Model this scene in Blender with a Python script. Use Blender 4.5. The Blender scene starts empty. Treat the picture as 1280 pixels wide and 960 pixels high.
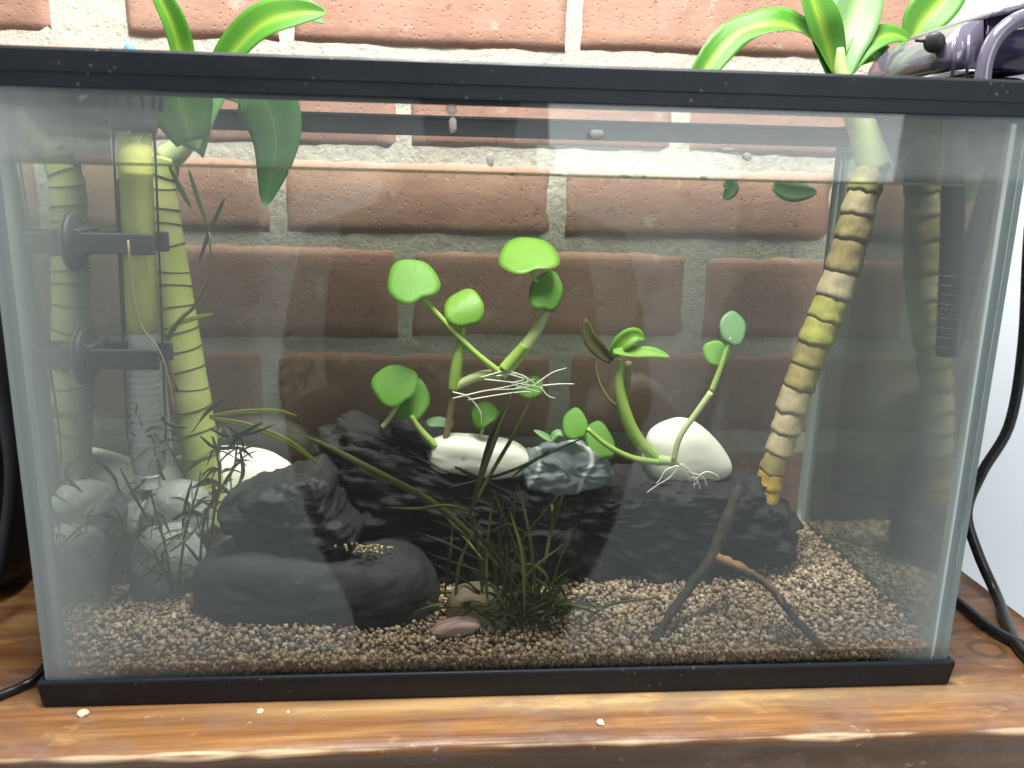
import bpy, bmesh, math, random
import numpy as np
from mathutils import Vector, Matrix, noise

random.seed(7); rng = np.random.default_rng(7)
scene = bpy.context.scene
col = scene.collection

# ------------------------------------------------------------------ camera
CAM = np.array([-0.0398, -0.4168, 0.2809]); YAW, PITCH, ROLL, FPX = 0.0815, 0.2350, 0.0233, 1042.1
def cam_axes():
    cy, sy, cp, sp = math.cos(YAW), math.sin(YAW), math.cos(PITCH), math.sin(PITCH)
    f = np.array([sy*cp, cy*cp, -sp]); r = np.array([cy, -sy, 0.0]); u = np.cross(r, f)
    cr, sr = math.cos(ROLL), math.sin(ROLL)
    return cr*r + sr*u, -sr*r + cr*u, f
AR, AU, AF = cam_axes()
cam_data = bpy.data.cameras.new('camera'); cam = bpy.data.objects.new('camera', cam_data); col.objects.link(cam)
cam_data.sensor_width = 36.0; cam_data.lens = FPX/1280*36.0; cam_data.clip_start = 0.01; cam_data.clip_end = 50
cam.matrix_world = Matrix(((AR[0], AU[0], -AF[0], CAM[0]), (AR[1], AU[1], -AF[1], CAM[1]),
                           (AR[2], AU[2], -AF[2], CAM[2]), (0, 0, 0, 1)))
cam_data.dof.use_dof = True; cam_data.dof.focus_distance = 0.53; cam_data.dof.aperture_fstop = 9
scene.camera = cam

# ------------------------------------------------------------------ world, lamps, exposure
world = bpy.data.worlds.new('World'); scene.world = world; world.use_nodes = True
bg = world.node_tree.nodes['Background']; bg.inputs[0].default_value = (0.90, 0.95, 1.0, 1); bg.inputs[1].default_value = 0.66
def area(name, loc, target, size, power, colour, size_y=None):
    l = bpy.data.lights.new(name, 'AREA'); l.energy = power; l.color = colour; l.size = size
    if size_y: l.shape = 'RECTANGLE'; l.size_y = size_y
    o = bpy.data.objects.new(name, l); col.objects.link(o); o.location = loc
    o.rotation_euler = (Vector(target) - Vector(loc)).to_track_quat('-Z', 'Y').to_euler()
    return o
area('ceiling_lamp', (0.0, -0.08, 1.05), (0.0, 0.09, 0.12), 0.42, 28.5, (1.0, 0.98, 0.93))
area('window_light', (0.80, -2.25, 0.78), (0.0, 0.05, 0.25), 1.10, 12.5, (0.92, 0.97, 1.0), 0.95)

scene.view_settings.view_transform = 'Standard'; scene.view_settings.look = 'None'
scene.view_settings.exposure = 0.0; scene.view_settings.gamma = 1.0; scene.view_settings.use_curve_mapping = False
scene.render.engine = 'CYCLES'
cy = scene.cycles
cy.use_denoising = True
try: cy.denoiser = 'OPENIMAGEDENOISE'
except Exception: pass
cy.max_bounces = 6; cy.diffuse_bounces = 2; cy.glossy_bounces = 3; cy.transmission_bounces = 2
cy.volume_bounces = 1; cy.transparent_max_bounces = 40; cy.caustics_reflective = False; cy.caustics_refractive = False
cy.sample_clamp_indirect = 4.0; cy.use_light_tree = False

# ------------------------------------------------------------------ helpers
def at(px, py, Y=None, Z=None, X=None):
    """a pixel gives a direction; the plane it is cut with (a depth, a height) gives the place"""
    d = AF + AR*(px-640)/FPX + AU*(480-py)/FPX
    t = (Y-CAM[1])/d[1] if Y is not None else (Z-CAM[2])/d[2] if Z is not None else (X-CAM[0])/d[0]
    return CAM + t*d
def mpp(Y, px=640, py=480):
    return float(np.dot(at(px, py, Y=Y)-CAM, AF)/FPX)

def empty(name, loc, label=None, cat=None, group=None, kind=None):
    o = bpy.data.objects.new(name, None); col.objects.link(o); o.location = tuple(loc); o.empty_display_size = 0.01
    return tag(o, label, cat, group, kind)
def tag(o, label=None, cat=None, group=None, kind=None):
    if label: o['label'] = label
    if cat: o['category'] = cat
    if group: o['group'] = group
    if kind: o['kind'] = kind
    return o
def place(o, parent):
    if parent is not None:
        o.parent = parent
        if parent.type == 'EMPTY': o.matrix_parent_inverse = Matrix.Translation(-Vector(parent.location))
def mesh_obj(name, verts, faces, mat, parent=None, smooth=True, uvs=None, colours=None):
    me = bpy.data.meshes.new(name)
    me.from_pydata([tuple(map(float, v)) for v in verts], [], [tuple(int(i) for i in f) for f in faces])
    if uvs is not None:
        uv = me.uv_layers.new(name='UVMap')
        li = np.zeros(len(me.loops), dtype=np.int32); me.loops.foreach_get('vertex_index', li)
        uv.data.foreach_set('uv', np.asarray(uvs, dtype=np.float32)[li].ravel())
    if colours is not None:
        ca = me.color_attributes.new('tone', 'FLOAT_COLOR', 'POINT')
        c = np.ones((len(verts), 4), np.float32); c[:, :3] = colours
        ca.data.foreach_set('color', c.ravel())
    if smooth: me.polygons.foreach_set('use_smooth', [True]*len(me.polygons))
    mats = mat if isinstance(mat, (list, tuple)) else [mat]
    for m in mats: me.materials.append(m)
    me.validate(); me.update()
    o = bpy.data.objects.new(name, me); col.objects.link(o)
    place(o, parent)
    return o
def bevel(o, w, seg=2, angle=0.6):
    b = o.modifiers.new('bevel', 'BEVEL'); b.width = w; b.segments = seg; b.limit_method = 'ANGLE'; b.angle_limit = angle
    return o
def solid(o, t):
    s = o.modifiers.new('thickness', 'SOLIDIFY'); s.thickness = t; s.offset = 0; return o
class MB:
    def __init__(self): self.v = []; self.f = []; self.uv = []
    def add(self, v, f, uv=None):
        n = len(self.v); self.v += [tuple(map(float, q)) for q in v]; self.f += [tuple(int(i)+n for i in q) for q in f]
        self.uv += list(uv) if uv is not None else [(0.5, 0.5)]*len(v)
        return self
    def build(self, name, mat, parent=None, smooth=True):
        return mesh_obj(name, self.v, self.f, mat, parent, smooth, uvs=self.uv)
def box(x0, x1, y0, y1, z0, z1):
    v = [(x, y, z) for z in (z0, z1) for y in (y0, y1) for x in (x0, x1)]
    return v, [(0, 2, 3, 1), (4, 5, 7, 6), (0, 1, 5, 4), (2, 6, 7, 3), (0, 4, 6, 2), (1, 3, 7, 5)]
def spline(pts, n):
    P = np.asarray(pts, float); m = len(P)
    if m == 2: return P[0] + (P[1]-P[0])*np.linspace(0, 1, n)[:, None]
    Q = np.vstack([2*P[0]-P[1], P, 2*P[-1]-P[-2]]); out = []
    for t in np.linspace(0, m-1-1e-9, n):
        i = int(t); u = t-i; a, b, c, d = Q[i:i+4]
        out.append(0.5*((2*b)+(-a+c)*u+(2*a-5*b+4*c-d)*u*u+(-a+3*b-3*c+d)*u**3))
    return np.array(out)
def tube(path, radii, sides=8, cap=True, squash=None):
    P = np.asarray(path, float); n = len(P); r = np.broadcast_to(np.asarray(radii, float), (n,))
    T = np.gradient(P, axis=0); T /= np.linalg.norm(T, axis=1)[:, None]+1e-12
    a = np.array([0, 0, 1.0]) if abs(T[0][2]) < 0.9 else np.array([1.0, 0, 0])
    N = np.cross(T[0], a); N /= np.linalg.norm(N); v = []; f = []; uv = []
    for i in range(n):
        N = N - T[i]*np.dot(N, T[i]); N /= np.linalg.norm(N); B = np.cross(T[i], N)
        for k in range(sides):
            t = 2*math.pi*k/sides
            v.append(P[i]+r[i]*(math.cos(t)*N+math.sin(t)*B)); uv.append((k/sides, i/max(1, n-1)))
    for i in range(n-1):
        for k in range(sides):
            k2 = (k+1) % sides; f.append((i*sides+k, i*sides+k2, (i+1)*sides+k2, (i+1)*sides+k))
    if cap:
        f.append(tuple(range(sides-1, -1, -1))); f.append(tuple((n-1)*sides+k for k in range(sides)))
    return v, f, uv
def fbm(p, scale, octaves=3, seed=0.0):
    return noise.fractal(Vector((p[0]*scale+seed, p[1]*scale+seed*1.7, p[2]*scale-seed)), 1.0, 2.0, octaves)

# ------------------------------------------------------------------ materials
def newmat(name):
    m = bpy.data.materials.new(name); m.use_nodes = True; nt = m.node_tree; nt.nodes.clear()
    out = nt.nodes.new('ShaderNodeOutputMaterial'); return m, nt, out
class NT:
    def __init__(s, nt): s.nt = nt
    def n(s, t, **k):
        nd = s.nt.nodes.new(t)
        for a, b in k.items(): setattr(nd, a, b)
        return nd
    def l(s, a, b): s.nt.links.new(a, b)
    def coord(s, kind='Object', scale=(1, 1, 1), rot=(0, 0, 0), loc=(0, 0, 0)):
        tc = s.n('ShaderNodeTexCoord'); mp = s.n('ShaderNodeMapping')
        mp.inputs['Scale'].default_value = scale; mp.inputs['Rotation'].default_value = rot; mp.inputs['Location'].default_value = loc
        s.l(tc.outputs[kind], mp.inputs[0]); return mp.outputs[0]
    def noise(s, vec, scale, detail=4, rough=0.55, dist=0.0):
        nd = s.n('ShaderNodeTexNoise'); nd.inputs['Scale'].default_value = scale; nd.inputs['Detail'].default_value = detail
        nd.inputs['Roughness'].default_value = rough; nd.inputs['Distortion'].default_value = dist
        if vec is not None: s.l(vec, nd.inputs['Vector'])
        return nd.outputs['Fac']
    def voronoi(s, vec, scale, feature='F1', out='Distance'):
        nd = s.n('ShaderNodeTexVoronoi', feature=feature); nd.inputs['Scale'].default_value = scale
        s.l(vec, nd.inputs['Vector']); return nd.outputs[out]
    def ramp(s, fac, stops):
        r = s.n('ShaderNodeValToRGB'); e = r.color_ramp.elements
        while len(e) < len(stops): e.new(0.5)
        for i, (p, c) in enumerate(stops):
            e[i].position = p; e[i].color = (c[0], c[1], c[2], 1) if not isinstance(c, (int, float)) else (c, c, c, 1)
        s.l(fac, r.inputs[0]); return r.outputs[0]
    def mix(s, fac, a, b, blend='MIX'):
        m = s.n('ShaderNodeMix', data_type='RGBA', blend_type=blend)
        for sock, val in ((m.inputs[0], fac), (m.inputs[6], a), (m.inputs[7], b)):
            if isinstance(val, (int, float)): sock.default_value = val
            elif isinstance(val, tuple): sock.default_value = (val[0], val[1], val[2], 1)
            else: s.l(val, sock)
        return m.outputs[2]
    def math(s, op, a, b=0.0, clamp=False):
        m = s.n('ShaderNodeMath', operation=op); m.use_clamp = clamp
        for sock, val in ((m.inputs[0], a), (m.inputs[1], b)):
            if isinstance(val, (int, float)): sock.default_value = val
            else: s.l(val, sock)
        return m.outputs[0]
    def sep(s, vec):
        x = s.n('ShaderNodeSeparateXYZ'); s.l(vec, x.inputs[0]); return x.outputs
    def bump(s, h, strength=0.5, dist=0.001, normal=None):
        b = s.n('ShaderNodeBump'); b.inputs['Strength'].default_value = strength; b.inputs['Distance'].default_value = dist
        s.l(h, b.inputs['Height'])
        if normal is not None: s.l(normal, b.inputs['Normal'])
        return b.outputs[0]
    def principled(s, colour, rough=0.6, normal=None, spec=0.5, **k):
        p = s.n('ShaderNodeBsdfPrincipled')
        if isinstance(colour, tuple): p.inputs['Base Color'].default_value = (*colour, 1)
        else: s.l(colour, p.inputs['Base Color'])
        if isinstance(rough, (int, float)): p.inputs['Roughness'].default_value = rough
        else: s.l(rough, p.inputs['Roughness'])
        p.inputs['Specular IOR Level'].default_value = spec
        if normal is not None: s.l(normal, p.inputs['Normal'])
        for a, b in k.items(): p.inputs[a.replace('_', ' ')].default_value = b
        return p.outputs[0]
    def mixs(s, fac, a, b):
        m = s.n('ShaderNodeMixShader')
        if isinstance(fac, (int, float)): m.inputs[0].default_value = fac
        else: s.l(fac, m.inputs[0])
        s.l(a, m.inputs[1]); s.l(b, m.inputs[2]); return m.outputs[0]
def simple(name, colour, rough=0.5, nscale=60.0, var=0.25, bump=0.2, dist=0.0006, spec=0.5, **k):
    m, nt, out = newmat(name); g = NT(nt); v = g.coord()
    n1 = g.noise(v, nscale, 5); n2 = g.noise(v, nscale*6, 3)
    c = g.mix(n1, tuple(x*(1-var) for x in colour), tuple(min(1, x*(1+var)) for x in colour))
    r = g.math('ADD', g.math('MULTIPLY', n2, 0.25), max(0.02, rough-0.12))
    g.l(g.principled(c, r, g.bump(g.math('ADD', n1, n2), bump, dist), spec, **k), out.inputs[0]); return m

def brick_material(name, a, b):
    m, nt, out = newmat(name); g = NT(nt); v = g.coord(); vs = g.coord(scale=(1, 1, 3.2))
    oi = g.n('ShaderNodeObjectInfo')
    n1 = g.noise(v, 9, 6, 0.65, 0.4); n2 = g.noise(v, 120, 5, 0.7); n3 = g.noise(vs, 35, 4, 0.6)
    c = g.mix(g.ramp(n1, [(0.3, 0.0), (0.7, 1.0)]), a, b)
    c = g.mix(g.math('MULTIPLY', oi.outputs['Random'], 0.45), c, (0.25, 0.11, 0.075))
    c = g.mix(g.ramp(n3, [(0.45, 0.0), (0.75, 0.45)]), c, (0.50, 0.30, 0.21))
    c = g.mix(g.ramp(n2, [(0.60, 0.0), (0.72, 0.65)]), c, (0.15, 0.075, 0.055))
    c = g.mix(g.ramp(g.noise(v, 55, 3), [(0.64, 0.0), (0.72, 0.5)]), c, (0.58, 0.47, 0.40))
    pits = g.ramp(g.voronoi(v, 230), [(0.05, 0.0), (0.28, 1.0)])
    h = g.math('ADD', g.math('ADD', g.math('MULTIPLY', n2, 0.7), g.math('MULTIPLY', n3, 0.45)), g.math('MULTIPLY', pits, 0.5))
    g.l(g.principled(c, 0.9, g.bump(h, 0.5, 0.0013), 0.2), out.inputs[0]); return m
def mortar_material():
    m, nt, out = newmat('mortar'); g = NT(nt); v = g.coord()
    n1 = g.noise(v, 14, 5, 0.6); n2 = g.noise(v, 160, 5, 0.7)
    c = g.mix(n1, (0.50, 0.46, 0.37), (0.68, 0.64, 0.54)); c = g.mix(g.ramp(n2, [(0.33, 0.4), (0.45, 0.0)]), c, (0.25, 0.22, 0.18))
    g.l(g.principled(c, 0.95, g.bump(n2, 0.9, 0.002), 0.15), out.inputs[0]); return m
def wood_material():
    m, nt, out = newmat('varnished_wood'); g = NT(nt)
    v = g.coord(scale=(1.6, 22, 22)); vw = g.coord(); vf = g.coord(scale=(7, 190, 190)); vb = g.coord(scale=(1, 2.2, 2.2))
    n1 = g.noise(v, 1.5, 6, 0.65, 1.4); n2 = g.noise(vf, 1.0, 4, 0.7); n3 = g.noise(vb, 9, 6, 0.65, 0.8); n4 = g.noise(vw, 60, 4, 0.7); n5 = g.noise(vb, 21, 5, 0.7, 0.4)
    c = g.ramp(n1, [(0.28, (0.085, 0.036, 0.015)), (0.45, (0.20, 0.085, 0.030)), (0.58, (0.33, 0.16, 0.055)), (0.72, (0.54, 0.33, 0.13))])
    c = g.mix(g.ramp(n2, [(0.45, 0.0), (0.72, 0.6)]), c, (0.13, 0.05, 0.02))
    c = g.mix(g.ramp(n3, [(0.50, 0.0), (0.70, 0.85)]), c, (0.10, 0.050, 0.035))        # grime ground into the grain
    c = g.mix(g.ramp(n5, [(0.58, 0.0), (0.74, 0.6)]), c, (0.62, 0.40, 0.18))           # patches of bare timber
    x, y, z = g.sep(vw)
    xm = g.math('SUBTRACT', 1.15, g.math('MULTIPLY', g.math('ABSOLUTE', g.math('SUBTRACT', x, 0.05)), 4.0), True)
    d = g.math('ABSOLUTE', g.math('ADD', y, 0.010)); worn = g.math('SUBTRACT', 1.0, g.math('MULTIPLY', d, 85.0), True)
    worn = g.math('MULTIPLY', g.math('MULTIPLY', worn, xm), g.ramp(g.noise(v, 3.5, 4), [(0.35, 0.25), (0.6, 1.0)]))
    c = g.mix(worn, c, (0.66, 0.46, 0.22))
    # front edge: wear plus a painted highlight; face below painted darker
    ed = g.math('SUBTRACT', 1.0, g.math('MULTIPLY', g.math('ABSOLUTE', g.math('ADD', g.math('ADD', y, g.math('MULTIPLY', z, -0.5)), 0.0406)), 1250.0), True)
    ed = g.math('MULTIPLY', ed, g.ramp(g.noise(vb, 34, 4), [(0.30, 0.45), (0.5, 1.0)]))
    c = g.mix(ed, c, (0.70, 0.52, 0.32))
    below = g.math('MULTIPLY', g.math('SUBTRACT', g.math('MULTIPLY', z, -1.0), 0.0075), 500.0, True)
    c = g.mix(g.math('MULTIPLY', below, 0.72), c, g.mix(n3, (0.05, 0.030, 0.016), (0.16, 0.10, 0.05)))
    kv = g.n('ShaderNodeVectorMath', operation='DISTANCE'); kv.inputs[1].default_value = (0.305, 0.035, 0.0); g.l(g.coord(scale=(1, 1, 0)), kv.inputs[0])
    kd = g.math('ADD', kv.outputs['Value'], g.math('MULTIPLY', n3, 0.018))
    rings = g.ramp(g.math('SINE', g.math('MULTIPLY', kd, 430.0)), [(0.35, 0.0), (0.9, 1.0)])
    c = g.mix(g.math('MULTIPLY', rings, g.math('SUBTRACT', 1.0, g.math('MULTIPLY', kd, 19.0), True)), c, (0.05, 0.028, 0.02))
    gr = g.ramp(g.noise(vb, 15, 6, 0.7), [(0.50, 0.0), (0.62, 0.55)])
    c = g.mix(gr, c, (0.22, 0.145, 0.115))                                            # dull greyish film over the varnish
    c = g.mix(g.ramp(n4, [(0.66, 0.0), (0.74, 0.6)]), c, (0.60, 0.50, 0.40))
    r = g.ramp(n3, [(0.3, 0.30), (0.7, 0.60)])
    h = g.math('ADD', g.math('ADD', n2, n1), g.math('MULTIPLY', n4, 0.8))
    g.l(g.principled(c, r, g.bump(h, 0.4, 0.0012), 0.5), out.inputs[0]); return m

def glass_material(name, film=0.02, ior=1.45, tint=(0.975, 0.99, 0.985), top_film_haze=0.0, speck=0.0, mirror=None, filmcol=(0.80, 0.86, 0.84), rough=0.0, side_haze=0.0, plain=True):
    """clear sheet: see-through plus a Fresnel (or total inner) reflection plus a thin film of dirt"""
    m, nt, out = newmat(name); g = NT(nt); v = g.coord()
    tr = g.n('ShaderNodeBsdfTransparent'); tr.inputs[0].default_value = (*tint, 1)
    gl = g.n('ShaderNodeBsdfGlossy'); gl.inputs['Roughness'].default_value = rough; gl.inputs['Color'].default_value = (0.96, 1, 0.98, 1)
    if mirror is None:
        fr = g.n('ShaderNodeFresnel'); fr.inputs['IOR'].default_value = ior; fac = fr.outputs[0]
    else: fac = mirror
    sh = g.mixs(fac, tr.outputs[0], gl.outputs[0])
    df = g.n('ShaderNodeBsdfDiffuse'); df.inputs[0].default_value = (*filmcol, 1)
    tl = g.n('ShaderNodeBsdfTranslucent'); tl.inputs[0].default_value = (*filmcol, 1)
    dirt_haze = g.mixs(0.5, df.outputs[0], tl.outputs[0])
    if plain:
        if film: sh = g.mixs(film, sh, dirt_haze)
        g.l(sh, out.inputs[0]); return m
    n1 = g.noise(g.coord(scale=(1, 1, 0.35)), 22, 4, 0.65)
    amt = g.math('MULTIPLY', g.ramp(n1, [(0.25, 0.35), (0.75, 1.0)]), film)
    x, y, z = g.sep(v)
    if top_film_haze:   # lime film above the water line; both ends thickened to paint in reflected glare
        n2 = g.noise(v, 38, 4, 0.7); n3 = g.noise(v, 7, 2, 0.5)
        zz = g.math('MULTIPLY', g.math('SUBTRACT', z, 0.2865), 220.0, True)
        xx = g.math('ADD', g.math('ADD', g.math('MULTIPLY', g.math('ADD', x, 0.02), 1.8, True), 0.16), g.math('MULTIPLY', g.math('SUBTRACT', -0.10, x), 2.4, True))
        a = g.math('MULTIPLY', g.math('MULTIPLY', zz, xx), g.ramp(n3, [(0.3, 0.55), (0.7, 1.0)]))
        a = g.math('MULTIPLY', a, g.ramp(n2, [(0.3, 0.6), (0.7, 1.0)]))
        amt = g.math('ADD', amt, g.math('MULTIPLY', a, top_film_haze))
    if side_haze:  # milky haze painted into the film beside the corner seams
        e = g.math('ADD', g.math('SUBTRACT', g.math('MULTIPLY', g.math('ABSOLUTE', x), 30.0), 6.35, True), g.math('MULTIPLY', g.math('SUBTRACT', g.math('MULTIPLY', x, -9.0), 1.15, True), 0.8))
        amt = g.math('ADD', amt, g.math('MULTIPLY', e, side_haze))
    if speck:
        sp = g.ramp(g.voronoi(v, 170), [(0.05, 1.0), (0.11, 0.0)]); msk = g.ramp(g.noise(v, 25, 2), [(0.62, 0.0), (0.70, 1.0)])
        amt = g.math('ADD', amt, g.math('MULTIPLY', g.math('MULTIPLY', sp, msk), speck))
    sh = g.mixs(g.math('MINIMUM', amt, 0.9), sh, dirt_haze)
    g.l(sh, out.inputs[0]); return m

def leaf_material(name, base, pale, stripe=0.0, trans=0.35, rough=0.4):
    m, nt, out = newmat(name); g = NT(nt); uv = g.coord('UV'); v = g.coord()
    u, w, _ = g.sep(uv)
    d = g.math('MULTIPLY', g.math('ABSOLUTE', g.math('SUBTRACT', u, 0.5)), 2.0)
    n1 = g.noise(v, 45, 4); lines = g.noise(g.coord('UV', scale=(30, 0.8, 1)), 2.2, 3)
    c = g.mix(n1, tuple(x*0.75 for x in base), tuple(x*1.2 for x in base))
    c = g.mix(g.math('MULTIPLY', lines, 0.25), c, pale)
    if stripe: c = g.mix(g.math('MULTIPLY', g.math('SUBTRACT', 1.0, g.math('MULTIPLY', d, 2.6), True), stripe), c, pale)
    c = g.mix(g.math('SUBTRACT', 1.0, g.math('MULTIPLY', d, 22.0), True), c, pale)
    nrm = g.bump(g.math('ADD', lines, n1), 0.25, 0.0008)
    p = g.principled(c, rough, nrm, 0.45)
    t = g.n('ShaderNodeBsdfTranslucent'); g.l(c, t.inputs[0])
    g.l(g.mixs(trans, p, t.outputs[0]), out.inputs[0]); return m

def stone_material(name, a, b, scale=30, vein=None, rough=0.75, bump=0.5, strata=None, speck=None, moss=None):
    m, nt, out = newmat(name); g = NT(nt); v = g.coord(scale=strata or (1, 1, 1))
    n1 = g.noise(v, scale, 7, 0.65, 0.3); n2 = g.noise(v, scale*5, 4, 0.6); n3 = g.noise(g.coord(), 12, 3)
    c = g.mix(g.ramp(n1, [(0.3, 0.0), (0.7, 1.0)]), a, b)
    c = g.mix(g.math('MULTIPLY', n3, 0.35), c, tuple(x*0.6 for x in a))
    if speck: c = g.mix(g.ramp(g.noise(g.coord(), 140, 4, 0.7), [(0.60, 0.0), (0.70, 0.7)]), c, speck)
    if vein:
        w = g.n('ShaderNodeTexWave'); w.inputs['Scale'].default_value = 9; w.inputs['Distortion'].default_value = 9; w.inputs['Detail'].default_value = 3
        g.l(g.coord(), w.inputs[0]); c = g.mix(g.ramp(w.outputs['Fac'], [(0.965, 0.0), (0.995, 0.8)]), c, vein)
    if moss: c = g.mix(g.ramp(g.noise(g.coord(), 24, 4), [(0.5, 0.0), (0.7, 0.8)]), c, moss)
    g.l(g.principled(c, rough, g.bump(g.math('ADD', n1, g.math('MULTIPLY', n2, 0.6)), bump, 0.0016), 0.35), out.inputs[0]); return m

M = {}
M['brick'] = brick_material('fired_brick', (0.37, 0.205, 0.150), (0.52, 0.33, 0.25))
M['mortar'] = mortar_material()
M['plaster'] = simple('white_plaster', (0.78, 0.83, 0.86), 0.85, 12, 0.06, 0.3, 0.001, 0.2)
M['wood'] = wood_material()
def rim_material():
    m, nt, out = newmat('black_rim_plastic'); g = NT(nt); v = g.coord()
    n1 = g.noise(v, 30, 5, 0.6); dust = g.ramp(g.voronoi(v, 210), [(0.06, 1.0), (0.20, 0.0)]); msk = g.ramp(g.noise(v, 18, 3), [(0.52, 0.0), (0.62, 1.0)])
    c = g.mix(n1, (0.005, 0.007, 0.011), (0.012, 0.016, 0.022)); c = g.mix(g.math('MULTIPLY', g.math('MULTIPLY', dust, msk), 0.30), c, (0.30, 0.33, 0.36))
    g.l(g.principled(c, g.ramp(n1, [(0.3, 0.38), (0.7, 0.58)]), g.bump(n1, 0.1, 0.0004), 0.28), out.inputs[0]); return m
M['rim'] = rim_material()
M['front_glass'] = glass_material('front_glass', 0.024, top_film_haze=0.55, speck=0.35, side_haze=0.24, plain=False)  # film amount includes a painted veil of haze
M['pane_glass'] = glass_material('pane_glass', 0.012, tint=(0.985, 0.99, 0.985))
M['glass_edge'] = glass_material('glass_cut_edge', 0.45, tint=(0.45, 0.66, 0.62), filmcol=(0.25, 0.42, 0.42))
M['silicone'] = glass_material('silicone_bead', 0.35, tint=(0.85, 0.93, 0.90), filmcol=(0.58, 0.66, 0.62))
def clear(name, tint):
    m, nt, out = newmat(name); tr = nt.nodes.new('ShaderNodeBsdfTransparent'); tr.inputs[0].default_value = (*tint, 1); nt.links.new(tr.outputs[0], out.inputs[0]); return m
M['water_clear'] = clear('water_face', (0.985, 0.988, 0.962))
M['water_side'] = glass_material('water_left_face', 0.20, tint=(0.80, 0.86, 0.80), mirror=0.74, filmcol=(0.52, 0.60, 0.50))  # diffuse film paints milky green haze into this face
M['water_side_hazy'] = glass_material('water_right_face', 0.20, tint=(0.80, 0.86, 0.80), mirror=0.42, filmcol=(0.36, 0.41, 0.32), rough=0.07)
M['water_top'] = glass_material('water_surface', 0.0, ior=1.33, tint=(0.98, 1, 0.98))
M['meniscus'] = glass_material('meniscus', 0.35, tint=(0.75, 0.8, 0.6), filmcol=(0.42, 0.46, 0.26))
M['black'] = simple('black_plastic', (0.016, 0.018, 0.020), 0.45, 50, 0.3, 0.1)
M['rubber'] = simple('black_rubber', (0.022, 0.026, 0.027), 0.6, 70, 0.4, 0.3)
M['cable'] = simple('black_cable', (0.010, 0.010, 0.012), 0.30, 40, 0.3, 0.05)
M['cap_grey'] = simple('heater_cap', (0.045, 0.055, 0.065), 0.5, 60, 0.5, 0.2)
M['blue'] = simple('blue_knob', (0.22, 0.45, 0.78), 0.4, 60, 0.1, 0.05)
M['coil'] = simple('white_ceramic', (0.86, 0.86, 0.82), 0.5, 80, 0.12, 0.1)
M['sleeve'] = simple('algae_yellow_sleeve', (0.78, 0.85, 0.20), 0.35, 40, 0.25, 0.1)
M['tube_glass'] = glass_material('heater_glass', 0.02, ior=1.12, tint=(0.985, 0.99, 0.98), filmcol=(0.72, 0.80, 0.66))
M['smoke'] = simple('smoky_purple_plastic', (0.030, 0.026, 0.060), 0.16, 20, 0.3, 0.03, 0.0004, 0.6, Coat_Weight=0.6, Coat_Roughness=0.05)
M['smoke_clear'] = simple('clear_grey_plastic', (0.11, 0.095, 0.14), 0.12, 20, 0.2, 0.03, 0.0004, 0.6, Coat_Weight=0.8, Coat_Roughness=0.04)
M['white_stone'] = stone_material('white_stone', (0.70, 0.70, 0.58), (0.80, 0.80, 0.70), 16, rough=0.6, bump=0.12)
M['spotted_stone'] = stone_material('spotted_white_stone', (0.70, 0.70, 0.58), (0.80, 0.80, 0.70), 16, rough=0.6, bump=0.25)
def _spots():
    nt = M['spotted_stone'].node_tree; g = NT(nt); p = [n for n in nt.nodes if n.type == 'BSDF_PRINCIPLED'][0]; src = p.inputs['Base Color'].links[0].from_socket
    f = g.ramp(g.noise(g.coord(), 62, 3, 0.5), [(0.66, 0.0), (0.74, 0.75)]); g.l(g.mix(f, src, (0.30, 0.20, 0.09)), p.inputs['Base Color'])
_spots()
M['pale_stone'] = stone_material('pale_grey_stone', (0.17, 0.19, 0.17), (0.36, 0.38, 0.35), 34, rough=0.85, bump=0.9, moss=(0.11, 0.15, 0.07), speck=(0.5, 0.52, 0.48))
M['slate_stone'] = stone_material('veined_grey_stone', (0.14, 0.17, 0.17), (0.24, 0.28, 0.27), 45, vein=(0.55, 0.60, 0.56), bump=0.5, speck=(0.36, 0.40, 0.38))
M['dark_slab'] = stone_material('dark_slate', (0.013, 0.014, 0.015), (0.030, 0.032, 0.032), 30, rough=0.6, bump=0.7, strata=(1, 1, 3), speck=(0.06, 0.065, 0.065))
M['boulder'] = stone_material('dark_boulder', (0.018, 0.020, 0.021), (0.040, 0.043, 0.043), 26, rough=0.7, bump=0.6, strata=(1, 1, 2.4), speck=(0.07, 0.072, 0.07))
M['bogwood'] = stone_material('black_bogwood', (0.004, 0.004, 0.004), (0.020, 0.019, 0.018), 30, rough=0.75, bump=1.0, strata=(0.6, 2.5, 4.5), speck=(0.045, 0.042, 0.038))
M['beige_stone'] = stone_material('beige_stone', (0.26, 0.21, 0.13), (0.36, 0.29, 0.19), 30, bump=0.3)
M['pink_stone'] = stone_material('pink_stone', (0.42, 0.27, 0.23), (0.55, 0.38, 0.33), 40, bump=0.3)
M['twig'] = stone_material('twig_bark', (0.016, 0.013, 0.010), (0.060, 0.045, 0.026), 60, bump=1.0, moss=(0.035, 0.035, 0.025))
M['twig_tan'] = stone_material('bare_twig', (0.30, 0.17, 0.07), (0.40, 0.20, 0.09), 50, bump=0.5, moss=(0.10, 0.07, 0.035))
M['leaf_house'] = leaf_material('dracaena_leaf', (0.070, 0.30, 0.030), (0.36, 0.55, 0.06), stripe=0.75, trans=0.4)
M['leaf_dark'] = leaf_material('dracaena_leaf_old', (0.055, 0.18, 0.050), (0.15, 0.32, 0.09), stripe=0.3, trans=0.3)
M['leaf_pale'] = leaf_material('dracaena_leaf_pale', (0.20, 0.42, 0.16), (0.48, 0.66, 0.30), stripe=0.6, trans=0.35)
M['leaf_round'] = leaf_material('floating_leaf', (0.17, 0.42, 0.055), (0.30, 0.56, 0.11), trans=0.5, rough=0.5)
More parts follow.
